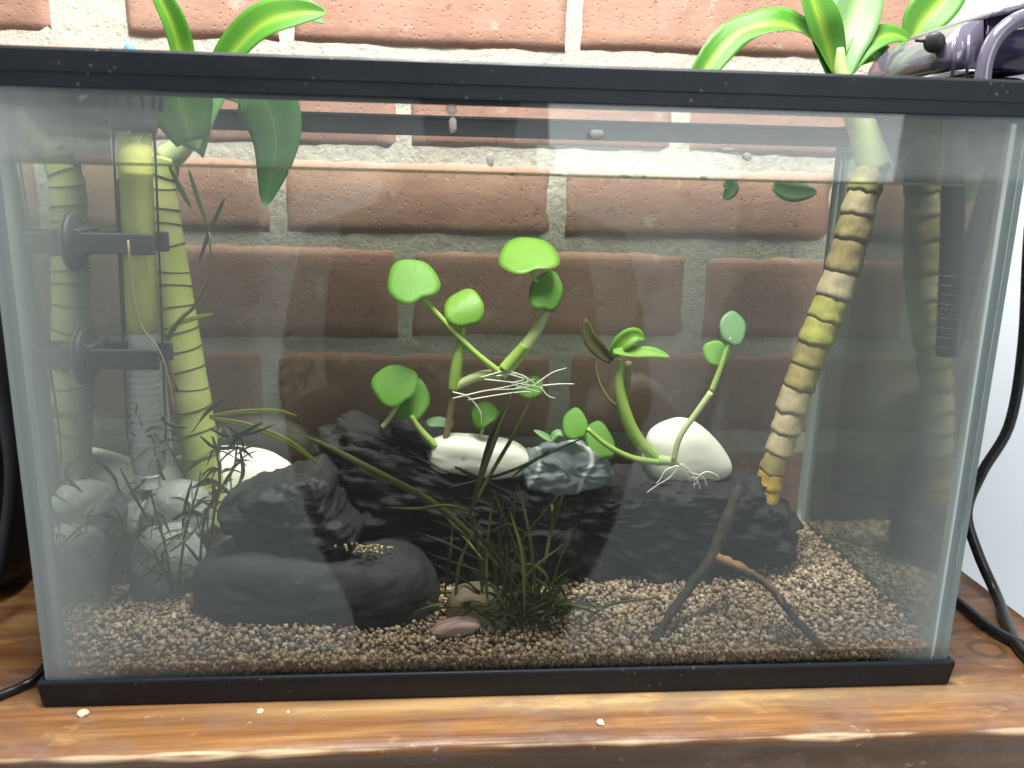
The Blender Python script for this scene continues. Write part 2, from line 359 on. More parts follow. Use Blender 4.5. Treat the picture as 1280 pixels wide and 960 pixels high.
M['leaf_lime'] = leaf_material('young_leaf', (0.20, 0.43, 0.05), (0.36, 0.57, 0.11), trans=0.45, rough=0.35)
M['leaf_grey'] = leaf_material('shaded_leaf', (0.13, 0.26, 0.11), (0.24, 0.38, 0.18), trans=0.3)
M['leaf_brown'] = leaf_material('withered_leaf', (0.11, 0.10, 0.035), (0.18, 0.15, 0.06), trans=0.3)
M['petiole'] = simple('green_petiole', (0.30, 0.44, 0.09), 0.4, 60, 0.25, 0.1)
M['petiole_pale'] = simple('pale_petiole', (0.42, 0.50, 0.22), 0.4, 60, 0.2, 0.1)
M['petiole_old'] = simple('old_petiole', (0.20, 0.17, 0.08), 0.5, 60, 0.3, 0.2)
M['root'] = simple('white_root', (0.70, 0.70, 0.56), 0.5, 60, 0.1, 0.1)
M['cane_green'] = stone_material('green_cane', (0.27, 0.36, 0.065), (0.50, 0.54, 0.17), 30, rough=0.5, bump=0.2, speck=(0.52, 0.45, 0.26), moss=(0.46, 0.42, 0.20))
M['cane_tan'] = stone_material('tan_cane', (0.20, 0.15, 0.06), (0.36, 0.29, 0.11), 40, rough=0.8, bump=0.6, strata=(3, 3, 0.8), moss=(0.26, 0.28, 0.06))
M['cane_gold'] = stone_material('golden_cane', (0.42, 0.25, 0.03), (0.55, 0.38, 0.07), 40, rough=0.7, bump=0.5)
M['cane_pale'] = stone_material('pale_cane', (0.34, 0.27, 0.15), (0.50, 0.43, 0.27), 40, rough=0.85, bump=0.6, strata=(3, 3, 0.8))
M['cane_lime'] = stone_material('lime_cane', (0.26, 0.25, 0.05), (0.44, 0.42, 0.11), 40, rough=0.8, bump=0.5, strata=(3, 3, 0.8))
M['ring_brown'] = simple('brown_scar', (0.10, 0.055, 0.022), 0.8, 90, 0.4, 0.4)
M['grass_dark'] = leaf_material('dark_grass', (0.026, 0.034, 0.008), (0.05, 0.062, 0.014), trans=0.2, rough=0.6)
M['grass_mid'] = leaf_material('olive_grass', (0.085, 0.100, 0.018), (0.15, 0.17, 0.03), trans=0.25, rough=0.6)
M['grass_yellow'] = leaf_material('yellow_grass', (0.24, 0.28, 0.040), (0.34, 0.36, 0.08), trans=0.35)
M['bag'] = simple('black_nylon', (0.012, 0.014, 0.020), 0.55, 25, 0.5, 0.4, 0.001)
M['crumb'] = simple('pale_crumb', (0.70, 0.60, 0.42), 0.8, 90, 0.1, 0.3)
M['droplet'] = glass_material('droplet', 0.5, ior=1.33, tint=(0.9, 0.9, 0.88), filmcol=(0.9, 0.9, 0.86))
M['duckweed'] = simple('duckweed', (0.40, 0.52, 0.05), 0.5, 60, 0.2, 0.1)
def gravel_material():
    m, nt, out = newmat('gravel'); g = NT(nt); a = g.n('ShaderNodeVertexColor', layer_name='tone')
    n = g.noise(g.coord(), 900, 3); c = g.mix(n, a.outputs[0], (0.2, 0.15, 0.1)); c = g.mix(0.45, a.outputs[0], c)
    g.l(g.principled(c, 0.55, g.bump(n, 0.3, 0.0005), 0.4), out.inputs[0]); return m
M['gravel'] = gravel_material()

# ================================================================== THE SETTING
# ------------------------------------------------------------------ brick wall behind the tank
WY = 0.232
wall = empty('brick_wall', (0, WY, -0.1), 'red brick wall with pale mortar joints behind the aquarium', 'wall')
def grid_box(x0, x1, z0, z1, y, depth, nx, nz, amp, seed, edge=0.0018):
    v = []; f = []
    for j in range(nz+1):
        for i in range(nx+1):
            s, t = i/nx, j/nz; x = x0+(x1-x0)*s; z = z0+(z1-z0)*t
            e = (min(s, 1-s) == 0) or (min(t, 1-t) == 0)
            n = fbm((x, z, seed), 45, 3, seed); n2 = fbm((x, z, seed+5), 14, 2, seed)
            if e:
                x += n*0.0013; z += fbm((x, z, seed+9), 60, 2)*0.0013
            v.append((x, y - amp*n - amp*1.4*n2 + (edge if e else 0), z))
    for j in range(nz):
        for i in range(nx):
            a = j*(nx+1)+i; f.append((a, a+1, a+nx+2, a+nx+1))
    # sides
    ring = [i for i in range(nx+1)] + [(j*(nx+1)+nx) for j in range(1, nz+1)] + [nz*(nx+1)+i for i in range(nx-1, -1, -1)] + [j*(nx+1) for j in range(nz-1, 0, -1)]
    n0 = len(v)
    for k in ring: v.append((v[k][0], y+depth, v[k][2]))
    L = len(ring)
    for k in range(L):
        k2 = (k+1) % L; f.append((ring[k2], ring[k], n0+k, n0+k2))
    return v, f
XL, XR = -0.62, 0.318
v, f = grid_box(XL, XR, -0.30, 0.62, WY+0.0013, 0.06, 90, 90, 0.0005, 3.3)
mesh_obj('mortar', v, f, M['mortar'], wall)
joint_px = [70, 196, 305, 432, 555]                     # bed joints, read off the photograph
zj = [at(640, y, Y=WY)[2] for y in joint_px]
zj = [zj[0]+0.080] + zj + [zj[-1]-0.078*k for k in range(1, 4)]
head_px = [[110, 355, 718, 1090], [150, 502, 852, 1210], [-20, 345, 697, 1050], [150, 505, 868, 1220], [-10, 338, 697, 1050], [160, 505, 860], [0, 340, 697, 1050], [160, 505, 860]]
ji = 0
for c in range(len(zj)-1):
    zt, zb = zj[c], zj[c+1]; zc = (zt+zb)/2
    ypx = [20, 130, 250, 370, 490, 600, 650, 650][c]
    xs = sorted([at(px, ypx, Y=WY)[0] for px in head_px[c]])
    step = 0.222; x = xs[0]-step
    while x > XL: xs.insert(0, x); x -= step
    x = xs[-1]+step
    while x < XR: xs.append(x); x += step
    xs = [XL] + [x for x in xs if XL+0.05 < x < XR-0.03] + [XR]
    for a, b in zip(xs[:-1], xs[1:]):
        ji += 1; jh = 0.0056 + random.uniform(-0.001, 0.0012)
        jl = jr = jh
        if c == 0 and abs(a - xs[[i for i, q in enumerate(xs) if q == a][0]]) < 1e-9 and abs(a - at(110, 20, Y=WY)[0]) < 1e-6: jl = 0.026
        if c == 0 and abs(b - at(110, 20, Y=WY)[0]) < 1e-6: jr = 0.026
        tb = random.uniform(-0.0012, 0.0012)
        v, f = grid_box(a+jl, b-jr, zb+jh+tb, zt-jh+tb, WY+random.uniform(-0.0008, 0.0003), 0.03, 26, 11, 0.0005, ji*3.1)
        mesh_obj('brick', v, f, M['brick'], wall)
# plastered wall that carries on where the bricks stop
pw = grid_box(XR+0.001, 2.2, -1.0, 1.4, WY-0.004, 0.06, 20, 20, 0.0008, 8.8, 0.004)
tag(mesh_obj('plaster_wall', *pw, M['plaster']), 'white plastered wall to the right of the brick wall', 'wall')

# ------------------------------------------------------------------ wooden table
table = empty('wooden_table', (0, 0.09, -0.04), 'worn varnished wooden table carrying the aquarium', 'table')
def tabletop():
    # front-to-back profile with a rounded nose, swept along X with slight wobble
    prof = [(0.225, -0.0), (0.1, 0.0), (0.03, 0.0), (-0.012, 0.0), (-0.034, -0.0003), (-0.0395, -0.0008), (-0.0412, -0.0020), (-0.0418, -0.0050), (-0.0405, -0.008),
            (-0.0385, -0.012), (-0.0390, -0.020), (-0.0400, -0.030), (-0.0390, -0.040), (0.225, -0.040)]
    xs = np.linspace(-0.75, 0.356, 90); v = []; f = []; n = len(prof)
    for x in xs:
        for k, (y, z) in enumerate(prof):
            w = fbm((x, y*.3, z*.3), 16, 4, 2.2)*0.0016 if -0.04 < z and y < 0.0 else 0
            v.append((x + (0.004 if z > -0.02 else 0)*(x > 0.35)*0, y + w, z))
    for i in range(len(xs)-1):
        for k in range(n):
            k2 = (k+1) % n; f.append((i*n+k, i*n+k2, (i+1)*n+k2, (i+1)*n+k))
    f.append(tuple(range(n))); f.append(tuple((len(xs)-1)*n+k for k in range(n-1, -1, -1)))
    return v, f
mesh_obj('tabletop', *tabletop(), M['wood'], table)
for lx in (-0.68, 0.31):
    for ly in (0.0, 0.19):
        bevel(mesh_obj('leg', *box(lx-0.025, lx+0.025, ly-0.02, ly+0.02, -0.75, -0.0405), M['wood'], table, False), 0.003)

# ================================================================== AQUARIUM
HX, D, HT, G = 0.254, 0.200, 0.3366, 0.005
tank = empty('aquarium', (0, D/2, 0), 'rectangular glass aquarium with black plastic rims, filled with water', 'aquarium')
def rect_sweep(prof, x0, x1, y0, y1, drop=0.0):
    """prof: (outward offset, z) closed loop, swept round the rectangle with mitred corners"""
    v = []; f = []; n = len(prof)
    for sx, sy in ((-1, -1), (1, -1), (1, 1), (-1, 1)):
        for o, z in prof:
            v.append(((x0 if sx < 0 else x1)+sx*o, (y0 if sy < 0 else y1)+sy*o, z-(drop*(0.5+0.5*(z-HT+0.0174)/0.0174) if sy > 0 else 0)))
    for i in range(4):
        j = (i+1) % 4
        for k in range(n):
            k2 = (k+1) % n; f.append((i*n+k, j*n+k, j*n+k2, i*n+k2))
    return v, f
top_prof = [(-0.012, HT-0.0028), (-0.012, HT), (0.0022, HT), (0.0034, HT-0.0014), (0.0034, HT-0.0105), (0.0031, HT-0.0111), (0.0031, HT-0.0172), (0.0006, HT-0.0174), (0.0006, HT-0.003)]
inner = [(-G-0.0004, HT-0.003), (-G-0.0022, HT-0.003), (-G-0.0022, HT-0.0190), (-G-0.0004, HT-0.0195)]
bevel(mesh_obj('top_rim', *rect_sweep(top_prof, -HX, HX, 0, D, 0.0105), M['rim'], tank, False), 0.0005)
bevel(mesh_obj('inner_rim_lip', *rect_sweep(inner, -HX, HX, 0, D, 0.0105), M['rim'], tank, False), 0.0004)
bot_prof = [(-0.010, 0.0), (0.0012, 0.0), (0.0020, 0.0015), (0.0034, 0.0150), (0.0030, 0.0165), (0.0008, 0.0165), (0.0006, 0.004), (-0.010, 0.004)]
bevel(mesh_obj('bottom_rim', *rect_sweep(bot_prof, -HX, HX, 0, D), M['rim'], tank, False), 0.0006)
z0, z1 = 0.0045, HT-0.0035
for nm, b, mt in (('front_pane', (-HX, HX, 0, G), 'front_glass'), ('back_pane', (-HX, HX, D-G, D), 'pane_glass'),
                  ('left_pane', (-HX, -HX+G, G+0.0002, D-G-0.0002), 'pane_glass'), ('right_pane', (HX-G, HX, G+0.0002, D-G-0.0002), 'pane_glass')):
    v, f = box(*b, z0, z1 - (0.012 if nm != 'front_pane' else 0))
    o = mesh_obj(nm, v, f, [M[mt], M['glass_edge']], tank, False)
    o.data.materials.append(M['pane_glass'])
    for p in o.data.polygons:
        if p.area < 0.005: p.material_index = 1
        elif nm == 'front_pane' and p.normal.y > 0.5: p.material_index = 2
v, f = box(-HX+G+0.0003, HX-G-0.0003, G+0.0003, D-G-0.0003, 0.0045, 0.0095)
mesh_obj('bottom_pane', v, f, M['pane_glass'], tank, False)
for sx in (-1, 1):
    for yy, sy, w in ((G, 1, 0.0055), (D-G, -1, 0.0055)):
        x = sx*(HX-G); v = []; prof = [(0, 0)] + [(w*(1-math.sin(t))*1.0, w*(1-math.cos(t))) for t in np.linspace(0, math.pi/2, 6)]
        nn = len(prof)
        for z in (0.010, HT-0.02):
            for a, b in prof: v.append((x - sx*(a+0.0001), yy + sy*(b+0.0001), z))
        f = [(k, (k+1) % nn, nn+(k+1) % nn, nn+k) for k in range(nn)] + [tuple(range(nn)), tuple(range(2*nn-1, nn-1, -1))]
        mesh_obj('silicone_seam', v, f, M['silicone'], tank)

# ------------------------------------------------------------------ water
WZ = 0.2857
wx, wy0, wy1 = HX-G-0.0004, G+0.0004, D-G-0.0004
v, f = box(-wx, wx, wy0, wy1, 0.0102, WZ)
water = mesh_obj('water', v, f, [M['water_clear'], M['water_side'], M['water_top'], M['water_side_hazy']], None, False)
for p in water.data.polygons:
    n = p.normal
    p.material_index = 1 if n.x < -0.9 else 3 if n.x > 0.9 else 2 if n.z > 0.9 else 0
tag(water, kind='structure')
mb = MB()
mb.add(*tube(spline([(x, wy0+0.0006, WZ+0.0002+0.0003*math.sin(x*90)) for x in np.linspace(-wx+0.001, wx-0.001, 9)], 60), 0.0008, 6))
mb.build('meniscus', M['meniscus'], water)

# ------------------------------------------------------------------ gravel bed
def ground(x, y):
    return 0.0215 + 0.0035*noise.noise(Vector((x*14, y*14, 1.3))) - 0.004*max(0, 1-(y-0.005)/0.03) + 0.004*max(0, x-0.12)*4*max(0, y-0.08)*10*0.3
def pebbles(pts, radii, tones, seed=1):
    ico = bmesh.new(); bmesh.ops.create_icosphere(ico, subdivisions=1, radius=1.0)
    bv = np.array([q.co[:] for q in ico.verts]); bf = np.array([[q.index for q in fc.verts] for fc in ico.faces]); ico.free()
    g = np.random.default_rng(seed); n = len(pts); k = len(bv)
    sc = g.uniform(0.62, 1.15, (n, 1, 3)); jit = 1+g.normal(0, 0.13, (n, k, 1))
    V = bv[None]*jit*sc*np.asarray(radii)[:, None, None]
    q = g.normal(size=(n, 4)); q /= np.linalg.norm(q, axis=1)[:, None]; w, x, y, z = q.T
    Rm = np.stack([np.stack([1-2*(y*y+z*z), 2*(x*y-w*z), 2*(x*z+w*y)], -1), np.stack([2*(x*y+w*z), 1-2*(x*x+z*z), 2*(y*z-w*x)], -1), np.stack([2*(x*z-w*y), 2*(y*z+w*x), 1-2*(x*x+y*y)], -1)], 1)
    V = np.einsum('nij,nkj->nki', Rm, V) + np.asarray(pts)[:, None, :]
    F = bf[None]+(np.arange(n)*k)[:, None, None]
    C = np.repeat(np.asarray(tones), k, axis=0)
    return V.reshape(-1, 3), F.reshape(-1, 3), C
PAL = np.array([(0.40, 0.30, 0.21), (0.28, 0.19, 0.13), (0.50, 0.40, 0.29), (0.20, 0.13, 0.09), (0.34, 0.24, 0.18), (0.58, 0.50, 0.40), (0.42, 0.29, 0.22), (0.12, 0.085, 0.065), (0.33, 0.28, 0.22)])
def tones(n):
    return np.clip(PAL[rng.integers(0, len(PAL), n)]*np.array([1.02, 0.98, 0.89])*rng.uniform(0.75, 1.2, (n, 1)), 0, 0.8)
def fast_mesh(name, V, F, C, mat):
    me = bpy.data.meshes.new(name); me.vertices.add(len(V)); me.vertices.foreach_set('co', V.astype(np.float32).ravel())
    me.loops.add(F.size); me.loops.foreach_set('vertex_index', F.astype(np.int32).ravel())
    me.polygons.add(len(F)); me.polygons.foreach_set('loop_start', np.arange(len(F), dtype=np.int32)*3)
    me.update(calc_edges=True); me.validate()
    ca = me.color_attributes.new('tone', 'FLOAT_COLOR', 'POINT'); c = np.ones((len(V), 4), np.float32); c[:, :3] = C; ca.data.foreach_set('color', c.ravel())
    me.materials.append(mat)
    o = bpy.data.objects.new(name, me); col.objects.link(o); return o
pts = []; rad = []
gx = 0.0028
for layer, dz in ((0, -0.0022), (1, 0.0)):
    for y in np.arange(wy0+0.002, wy1-0.0015, gx):
        for x in np.arange(-wx+0.0018, wx-0.0015, gx):
            X = x+random.uniform(-1, 1)*gx*0.45; Yv = min(max(y+random.uniform(-1, 1)*gx*0.45, wy0+0.0016), wy1-0.0016)
            if layer and random.random() < 0.35: continue
            pts.append((X, Yv, ground(X, Yv)+dz+random.uniform(-0.0006, 0.0012))); rad.append(min(0.0028, random.lognormvariate(math.log(0.00165), 0.22)))
for z in np.arange(0.011, 0.0205, 0.0021):
    for x in np.arange(-wx+0.002, wx-0.002, 0.0024):
        pts.append((x+random.uniform(-.001, .001), wy0+0.0019+random.uniform(0, 0.0006), z+random.uniform(-.0005, .0005))); rad.append(random.uniform(0.0011, 0.0016))
V, F, C = pebbles(pts, rad, tones(len(pts)), 3)
vb, fb = box(-wx+0.001, wx-0.001, wy0+0.004, wy1-0.001, 0.0108, 0.0165)
nV = len(V); V = np.vstack([V, np.array(vb)]); tri = []
for q in fb: tri += [(q[0]+nV, q[1]+nV, q[2]+nV), (q[0]+nV, q[2]+nV, q[3]+nV)]
F = np.vstack([F, np.array(tri)]); C = np.vstack([C, np.tile((0.12, 0.09, 0.065), (8, 1))])
tag(fast_mesh('gravel', V, F, C, M['gravel']), 'bed of fine brown gravel covering the aquarium floor', 'gravel', kind='stuff')

# ------------------------------------------------------------------ stones (outline read off the photograph, own depth and thickness)
def star(outline, Y, half, n=96, m=22, p=0.62, q=0.75, amp=0.0015, freq=35, seed=1.0, back=None, ridge=0.0, lean=0.0, fine=0.0):
    pts = np.array([at(px, py, Y=Y) for px, py in outline]); c = (pts.max(0)+pts.min(0))/2
    P = pts[:, [0, 2]]-c[[0, 2]]
    P = np.array(spline(np.vstack([P, P[:1]]), 400)) if len(P) > 5 else P
    th = np.unwrap(np.arctan2(P[:, 1], P[:, 0])); rr = np.hypot(P[:, 0], P[:, 1])
    th = np.mod(th, 2*math.pi); o = np.argsort(th); th, rr = th[o], rr[o]
    tg = np.linspace(0, 2*math.pi, n, endpoint=False)
    # even arc-length sampling in angle for long shapes
    ax, az = np.ptp(P[:, 0])/2, np.ptp(P[:, 1])/2
    tg = np.mod(np.arctan2(az*np.sin(tg), ax*np.cos(tg)), 2*math.pi)
    R0 = np.interp(tg, np.concatenate([th-2*math.pi, th, th+2*math.pi]), np.concatenate([rr, rr, rr]))
    v = []; f = []
    half_m = m//2; m = 2*half_m
    for j in range(1, m):
        jj = min(j, m-j); cr = math.sin(math.pi/2*jj/half_m) if jj < half_m else 1.0
        cph = cr**(1/p); sy = (-1 if j < half_m else 1)*max(0.0, 1-cph*cph)**(q/2)
        for i in range(n):
            x = R0[i]*cr*math.cos(tg[i]); z = R0[i]*cr*math.sin(tg[i]); y = half*sy*(back or 1.0 if sy > 0 else 1.0)
            pnt = np.array([c[0]+x, Y+y+lean*z, c[2]+z])
            nn = np.array([x/ax**2, y/half**2+1e-6, z/az**2]); nn /= np.linalg.norm(nn)+1e-9
            d = amp*fbm(pnt, freq, 4, seed)
            if ridge: d += ridge*abs(fbm((pnt[0]*0.35, pnt[1], pnt[2]*2.2), freq*1.1, 3, seed+4))
            if fine: d += fine*fbm(pnt, freq*3.2, 4, seed+2)+fine*1.2*abs(fbm((pnt[0]*0.5, pnt[1], pnt[2]*1.6), freq*2.1, 3, seed+7))
            v.append(pnt+nn*d)
    a = len(v); v.append((c[0], Y-half, c[2])); v.append((c[0], Y+half*(back or 1.0), c[2]))
    for j in range(m-2):
        for i in range(n):
            i2 = (i+1) % n; f.append((j*n+i, j*n+i2, (j+1)*n+i2, (j+1)*n+i))
    for i in range(n):
        i2 = (i+1) % n; f.append((i2, i, a)); f.append(((m-2)*n+i, (m-2)*n+i2, a+1))
    return v, f
def stone(name, outline, Y, half, mat, label, cat, group=None, **k):
    v, f = star(outline, Y, half, **k)
    return tag(mesh_obj(name, v, f, M[mat]), label, cat, group)

stone('bogwood_log', [(404, 548), (430, 531), (480, 527), (520, 536), (545, 570), (600, 586), (660, 592), (720, 604), (765, 600), (830, 596), (880, 600), (925, 597), (948, 612), (975, 640), (990, 668), (960, 690), (915, 708), (850, 724), (760, 735), (650, 740), (560, 735), (490, 715), (440, 680), (412, 640), (404, 600)],
      0.124, 0.030, 'bogwood', 'long black bogwood log lying across the gravel, carrying white stones', 'log', n=280, m=64, amp=0.008, freq=42, ridge=0.008, seed=4.0, p=0.45, fine=0.0045)
stone('boulder', [(248, 722), (258, 694), (290, 680), (350, 676), (430, 684), (490, 686), (525, 698), (548, 735), (540, 765), (500, 784), (400, 788), (300, 776), (260, 752)],
      0.078, 0.036, 'boulder', 'smooth dark grey boulder half sunk in the gravel under the jagged slab', 'stone', n=160, m=40, amp=0.004, freq=20, seed=2.0, p=0.45, fine=0.0013)
stone('slate_slab', [(284, 628), (290, 622), (320, 606), (350, 597), (388, 586), (405, 590), (430, 632), (448, 655), (436, 678), (425, 690), (390, 706), (330, 712), (312, 692), (304, 664), (297, 652), (287, 648), (284, 640)],
      0.086, 0.026, 'dark_slab', 'jagged dark slate slab resting on the smooth dark boulder', 'stone', n=180, m=50, amp=0.0035, freq=40, ridge=0.003, seed=6.0, p=0.20, q=0.5, fine=0.0022)
stone('white_stone', [(192, 600), (215, 575), (260, 562), (310, 560), (348, 572), (366, 590), (352, 612), (330, 650), (270, 690), (215, 680), (195, 640)],
      0.160, 0.022, 'white_stone', 'large white stone behind the ringed green cane', 'stone', amp=0.0016, freq=25, seed=8.0, p=0.6)
stone('white_stone', [(534, 566), (542, 548), (570, 543), (615, 548), (648, 556), (665, 572), (655, 590), (620, 596), (570, 590), (540, 586)],
      0.104, 0.013, 'spotted_stone', 'long white stone with brown dents lying on the black log', 'stone', amp=0.0010, freq=40, seed=9.0, p=0.6)
stone('white_stone', [(803, 572), (812, 542), (835, 527), (860, 524), (885, 538), (905, 562), (912, 584), (895, 596), (850, 600), (812, 592)],
      0.128, 0.018, 'white_stone', 'domed white stone on the log behind trailing white roots', 'stone', amp=0.0008, freq=22, seed=10.0, p=0.6)
stone('veined_stone', [(655, 590), (662, 566), (690, 556), (730, 557), (752, 568), (762, 590), (752, 604), (715, 612), (680, 612), (660, 606)],
      0.102, 0.012, 'slate_stone', 'blue grey stone with white veins beside the long white stone', 'stone', amp=0.0022, freq=50, ridge=0.0012, seed=11.0, p=0.40, fine=0.0016)
stone('pale_stone', [(163, 705), (170, 676), (195, 660), (228, 662), (252, 690), (255, 720), (240, 742), (205, 746), (172, 738)],
      0.098, 0.020, 'pale_stone', 'round pale grey stone sitting on the gravel beside the dark boulder', 'stone', amp=0.0022, freq=30, seed=12.0, p=0.6, fine=0.0012)
stone('pale_stone', [(178, 640), (190, 616), (215, 604), (245, 606), (262, 630), (262, 662), (235, 690), (200, 690), (180, 670)],
      0.125, 0.020, 'pale_stone', 'pale grey stone stacked at the foot of the green cane', 'stone', amp=0.003, freq=30, seed=13.0, p=0.55, fine=0.0012)
stone('pale_stone', [(150, 668), (162, 640), (185, 628), (205, 640), (215, 670), (210, 705), (180, 722), (155, 712)],
      0.138, 0.016, 'pale_stone', 'flat grey green stone wedged against the left glass under the heater', 'stone', amp=0.003, freq=28, seed=14.0, p=0.5, fine=0.0012)
stone('beige_stone', [(556, 770), (562, 745), (585, 732), (620, 735), (645, 755), (650, 785), (610, 795), (570, 792)],
      0.050, 0.012, 'beige_stone', 'beige stone under the dark grass tuft', 'stone', amp=0.002, freq=35, seed=15.0, p=0.5)
stone('pink_stone', [(538, 788), (550, 780), (575, 774), (596, 776), (600, 783), (585, 790), (562, 793), (545, 793)],
      0.034, 0.006, 'pink_stone', 'small flat pink stone on the gravel before the beige stone', 'stone', amp=0.0008, freq=60, seed=16.0, p=0.55)
pp = [at(random.gauss(448, 17), random.uniform(682, 692), Y=random.uniform(0.055, 0.078)) for _ in range(110)]
pp = [p + np.array([0, 0, max(0, 0.0022-abs(p[0]-at(448, 685, Y=0.07)[0])*0.1)*random.random()]) for p in pp]
V, F, C = pebbles(pp, [random.uniform(0.0008, 0.0015) for _ in pp], np.clip(tones(len(pp))*np.array([1.2, 1.3, 1.1]), 0, .8), 9)
tag(fast_mesh('gravel_pile', V, F, C, M['gravel']), 'small heap of pale gravel left on top of the dark boulder', 'gravel', kind='stuff')

# ------------------------------------------------------------------ plant builders
def blade(path, width, normal=(0, -1, 0), fold=0.15, n=14, cols=4, shape=None, twist=0.0, wave=0.0):
    P = spline(path, n); T = np.gradient(P, axis=0); T /= np.linalg.norm(T, axis=1)[:, None]
    v = []; f = []; uv = []; N0 = np.array(normal, float)
    for i in range(n):
        t = i/(n-1); w = width*(shape(t) if shape else math.sin(math.pi*min(1, 0.06+0.94*t))**0.6)
        S = np.cross(T[i], N0); S /= np.linalg.norm(S)+1e-9; Nn = np.cross(S, T[i])
        a = twist*t; S2 = S*math.cos(a)+Nn*math.sin(a); N2 = -S*math.sin(a)+Nn*math.cos(a)
        for k in range(cols+1):
            s = k/cols*2-1
            v.append(P[i]+S2*s*w*0.5+N2*(abs(s)*fold*w*0.5 + wave*w*math.sin(t*14+s*3)*abs(s))); uv.append((k/cols, t))
    for i in range(n-1):
        for k in range(cols): a = i*(cols+1)+k; f.append((a, a+1, a+cols+2, a+cols+1))
    return v, f, uv
def round_leaf(cpx, cpy, Y, wpx, hpx, depth=0.3, rot=0.0, cup=0.10, notch=0.22, notch_dir=-90, seed=0.0):
    """kidney-shaped floating leaf: half-width, half-height in pixels, depth = how far the tip leans away"""
    s = mpp(Y, cpx, cpy); C = at(cpx, cpy, Y=Y); ca, sa = math.cos(math.radians(rot)), math.sin(math.radians(rot))
    U = (AR*ca+AU*sa)*wpx*s; Vv = (-AR*sa+AU*ca)*hpx*s + np.array([0, 1, 0])*depth*hpx*s*1.0
    Nn = np.cross(U, Vv); Nn /= np.linalg.norm(Nn); v = [C+Nn*0]; uv = [(0.5, 0.5)]; f = []; R, S = 5, 30
    for r in range(1, R+1):
        for k in range(S):
            t = 2*math.pi*k/S; dd = abs((math.degrees(t)-notch_dir+180) % 360-180)
            rr = r/R*(1-notch*math.exp(-(dd/24)**2))*(1+0.04*math.sin(3*t+seed)+0.03*math.sin(5*t+2*seed))
            x, y = rr*math.cos(t), rr*math.sin(t)
            z = -cup*wpx*s*(rr**2)*(0.6+0.5*math.sin(2*t+seed))
            v.append(C+U*x+Vv*y+Nn*z); uv.append((0.5+0.5*math.sin(t*2.5)*min(1, rr+.15) if 0 else 0.82+0.15*rr*math.cos(t*9), 0.5+rr*0.5))
    for k in range(S): f.append((0, 1+k, 1+(k+1) % S))
    for r in range(R-1):
        for k in range(S):
            a = 1+r*S+k; b = 1+r*S+(k+1) % S; f.append((a, a+S, b+S, b))
    return v, f, uv
def pxpath(pts, Y):
    out = []
    for q in pts:
        y = q[2] if len(q) > 2 else Y; out.append(at(q[0], q[1], Y=y))
    return out
def add_leaf(parent, mat, *a, name='leaf', **k):
    v, f, uv = round_leaf(*a, **k); return solid(mesh_obj(name, v, f, M[mat], parent, True, uvs=uv), 0.00025)
def add_stem(parent, mat, pts, Y, r0, r1=None, name='stem', n=20, bulge=0.0):
    P = spline(pxpath(pts, Y), n); r1 = r1 or r0; t = np.linspace(0, 1, n); r = r0+(r1-r0)*t
    if bulge: r = r*(1+bulge*np.sin(t*math.pi))
    return mesh_obj(name, *tube(P, r, 10)[:2], M[mat], parent)
def add_blade(parent, mat, pts, Y, width, name='leaf', **k):
    v, f, uv = blade(pxpath(pts, Y), width, **k); return solid(mesh_obj(name, v, f, M[mat], parent, True, uvs=uv), 0.0003)
def roots(parent, lists, Y, r=0.0005):
    for pts in lists:
        P = spline(pxpath(pts, Y), 18); mesh_obj('root', *tube(P, np.linspace(r, r*0.5, 18), 6)[:2], M['root'], parent)

# ------------------------------------------------------------------ floating-leaf plants
PY = 0.098
pl = empty('pond_plant', at(565, 560, Y=PY), 'pond plant with round leaves on a joined runner and white roots', 'plant')
add_leaf(pl, 'leaf_round', 516, 352, PY-0.004, 33, 27, depth=0.55, rot=-8, notch_dir=-60, seed=1)
add_stem(pl, 'petiole', [(524, 368), (560, 407), (595, 442), (628, 468)], PY-0.004, 0.0017, 0.0022)
add_leaf(pl, 'leaf_lime', 660, 319, PY, 38, 21, depth=1.5, rot=4, notch_dir=-80, seed=2)
add_stem(pl, 'petiole', [(664, 334), (668, 348), (676, 362), (668, 392)], PY+0.003, 0.0012)
add_leaf(pl, 'leaf_round', 683, 364, PY-0.003, 21, 26, depth=0.5, rot=-22, cup=0.3, notch_dir=-70, seed=3)
add_stem(pl, 'petiole_pale', [(690, 372), (681, 395), (666, 420), (648, 444), (626, 468)], PY, 0.0016, 0.0044, bulge=0.25)
add_stem(pl, 'petiole', [(655, 432), (645, 444), (630, 462)], PY-0.004, 0.0032, 0.0040, name='leaf_bud')
add_stem(pl, 'petiole_pale', [(626, 468), (600, 470), (575, 480), (563, 488)], PY, 0.0034, 0.0026, name='runner')
add_leaf(pl, 'leaf_lime', 580, 384, PY-0.002, 25, 24, depth=0.5, rot=6, cup=0.35, notch_dir=-75, seed=4)
add_stem(pl, 'petiole', [(579, 398), (576, 430), (570, 462), (566, 488)], PY, 0.0014, 0.0032, bulge=0.55)
add_stem(pl, 'petiole_old', [(568, 486), (563, 515), (556, 556)], PY+0.002, 0.0026, 0.0020)
add_leaf(pl, 'leaf_round', 660, 482, PY+0.004, 20, 13, depth=0.6, notch_dir=100, seed=5)
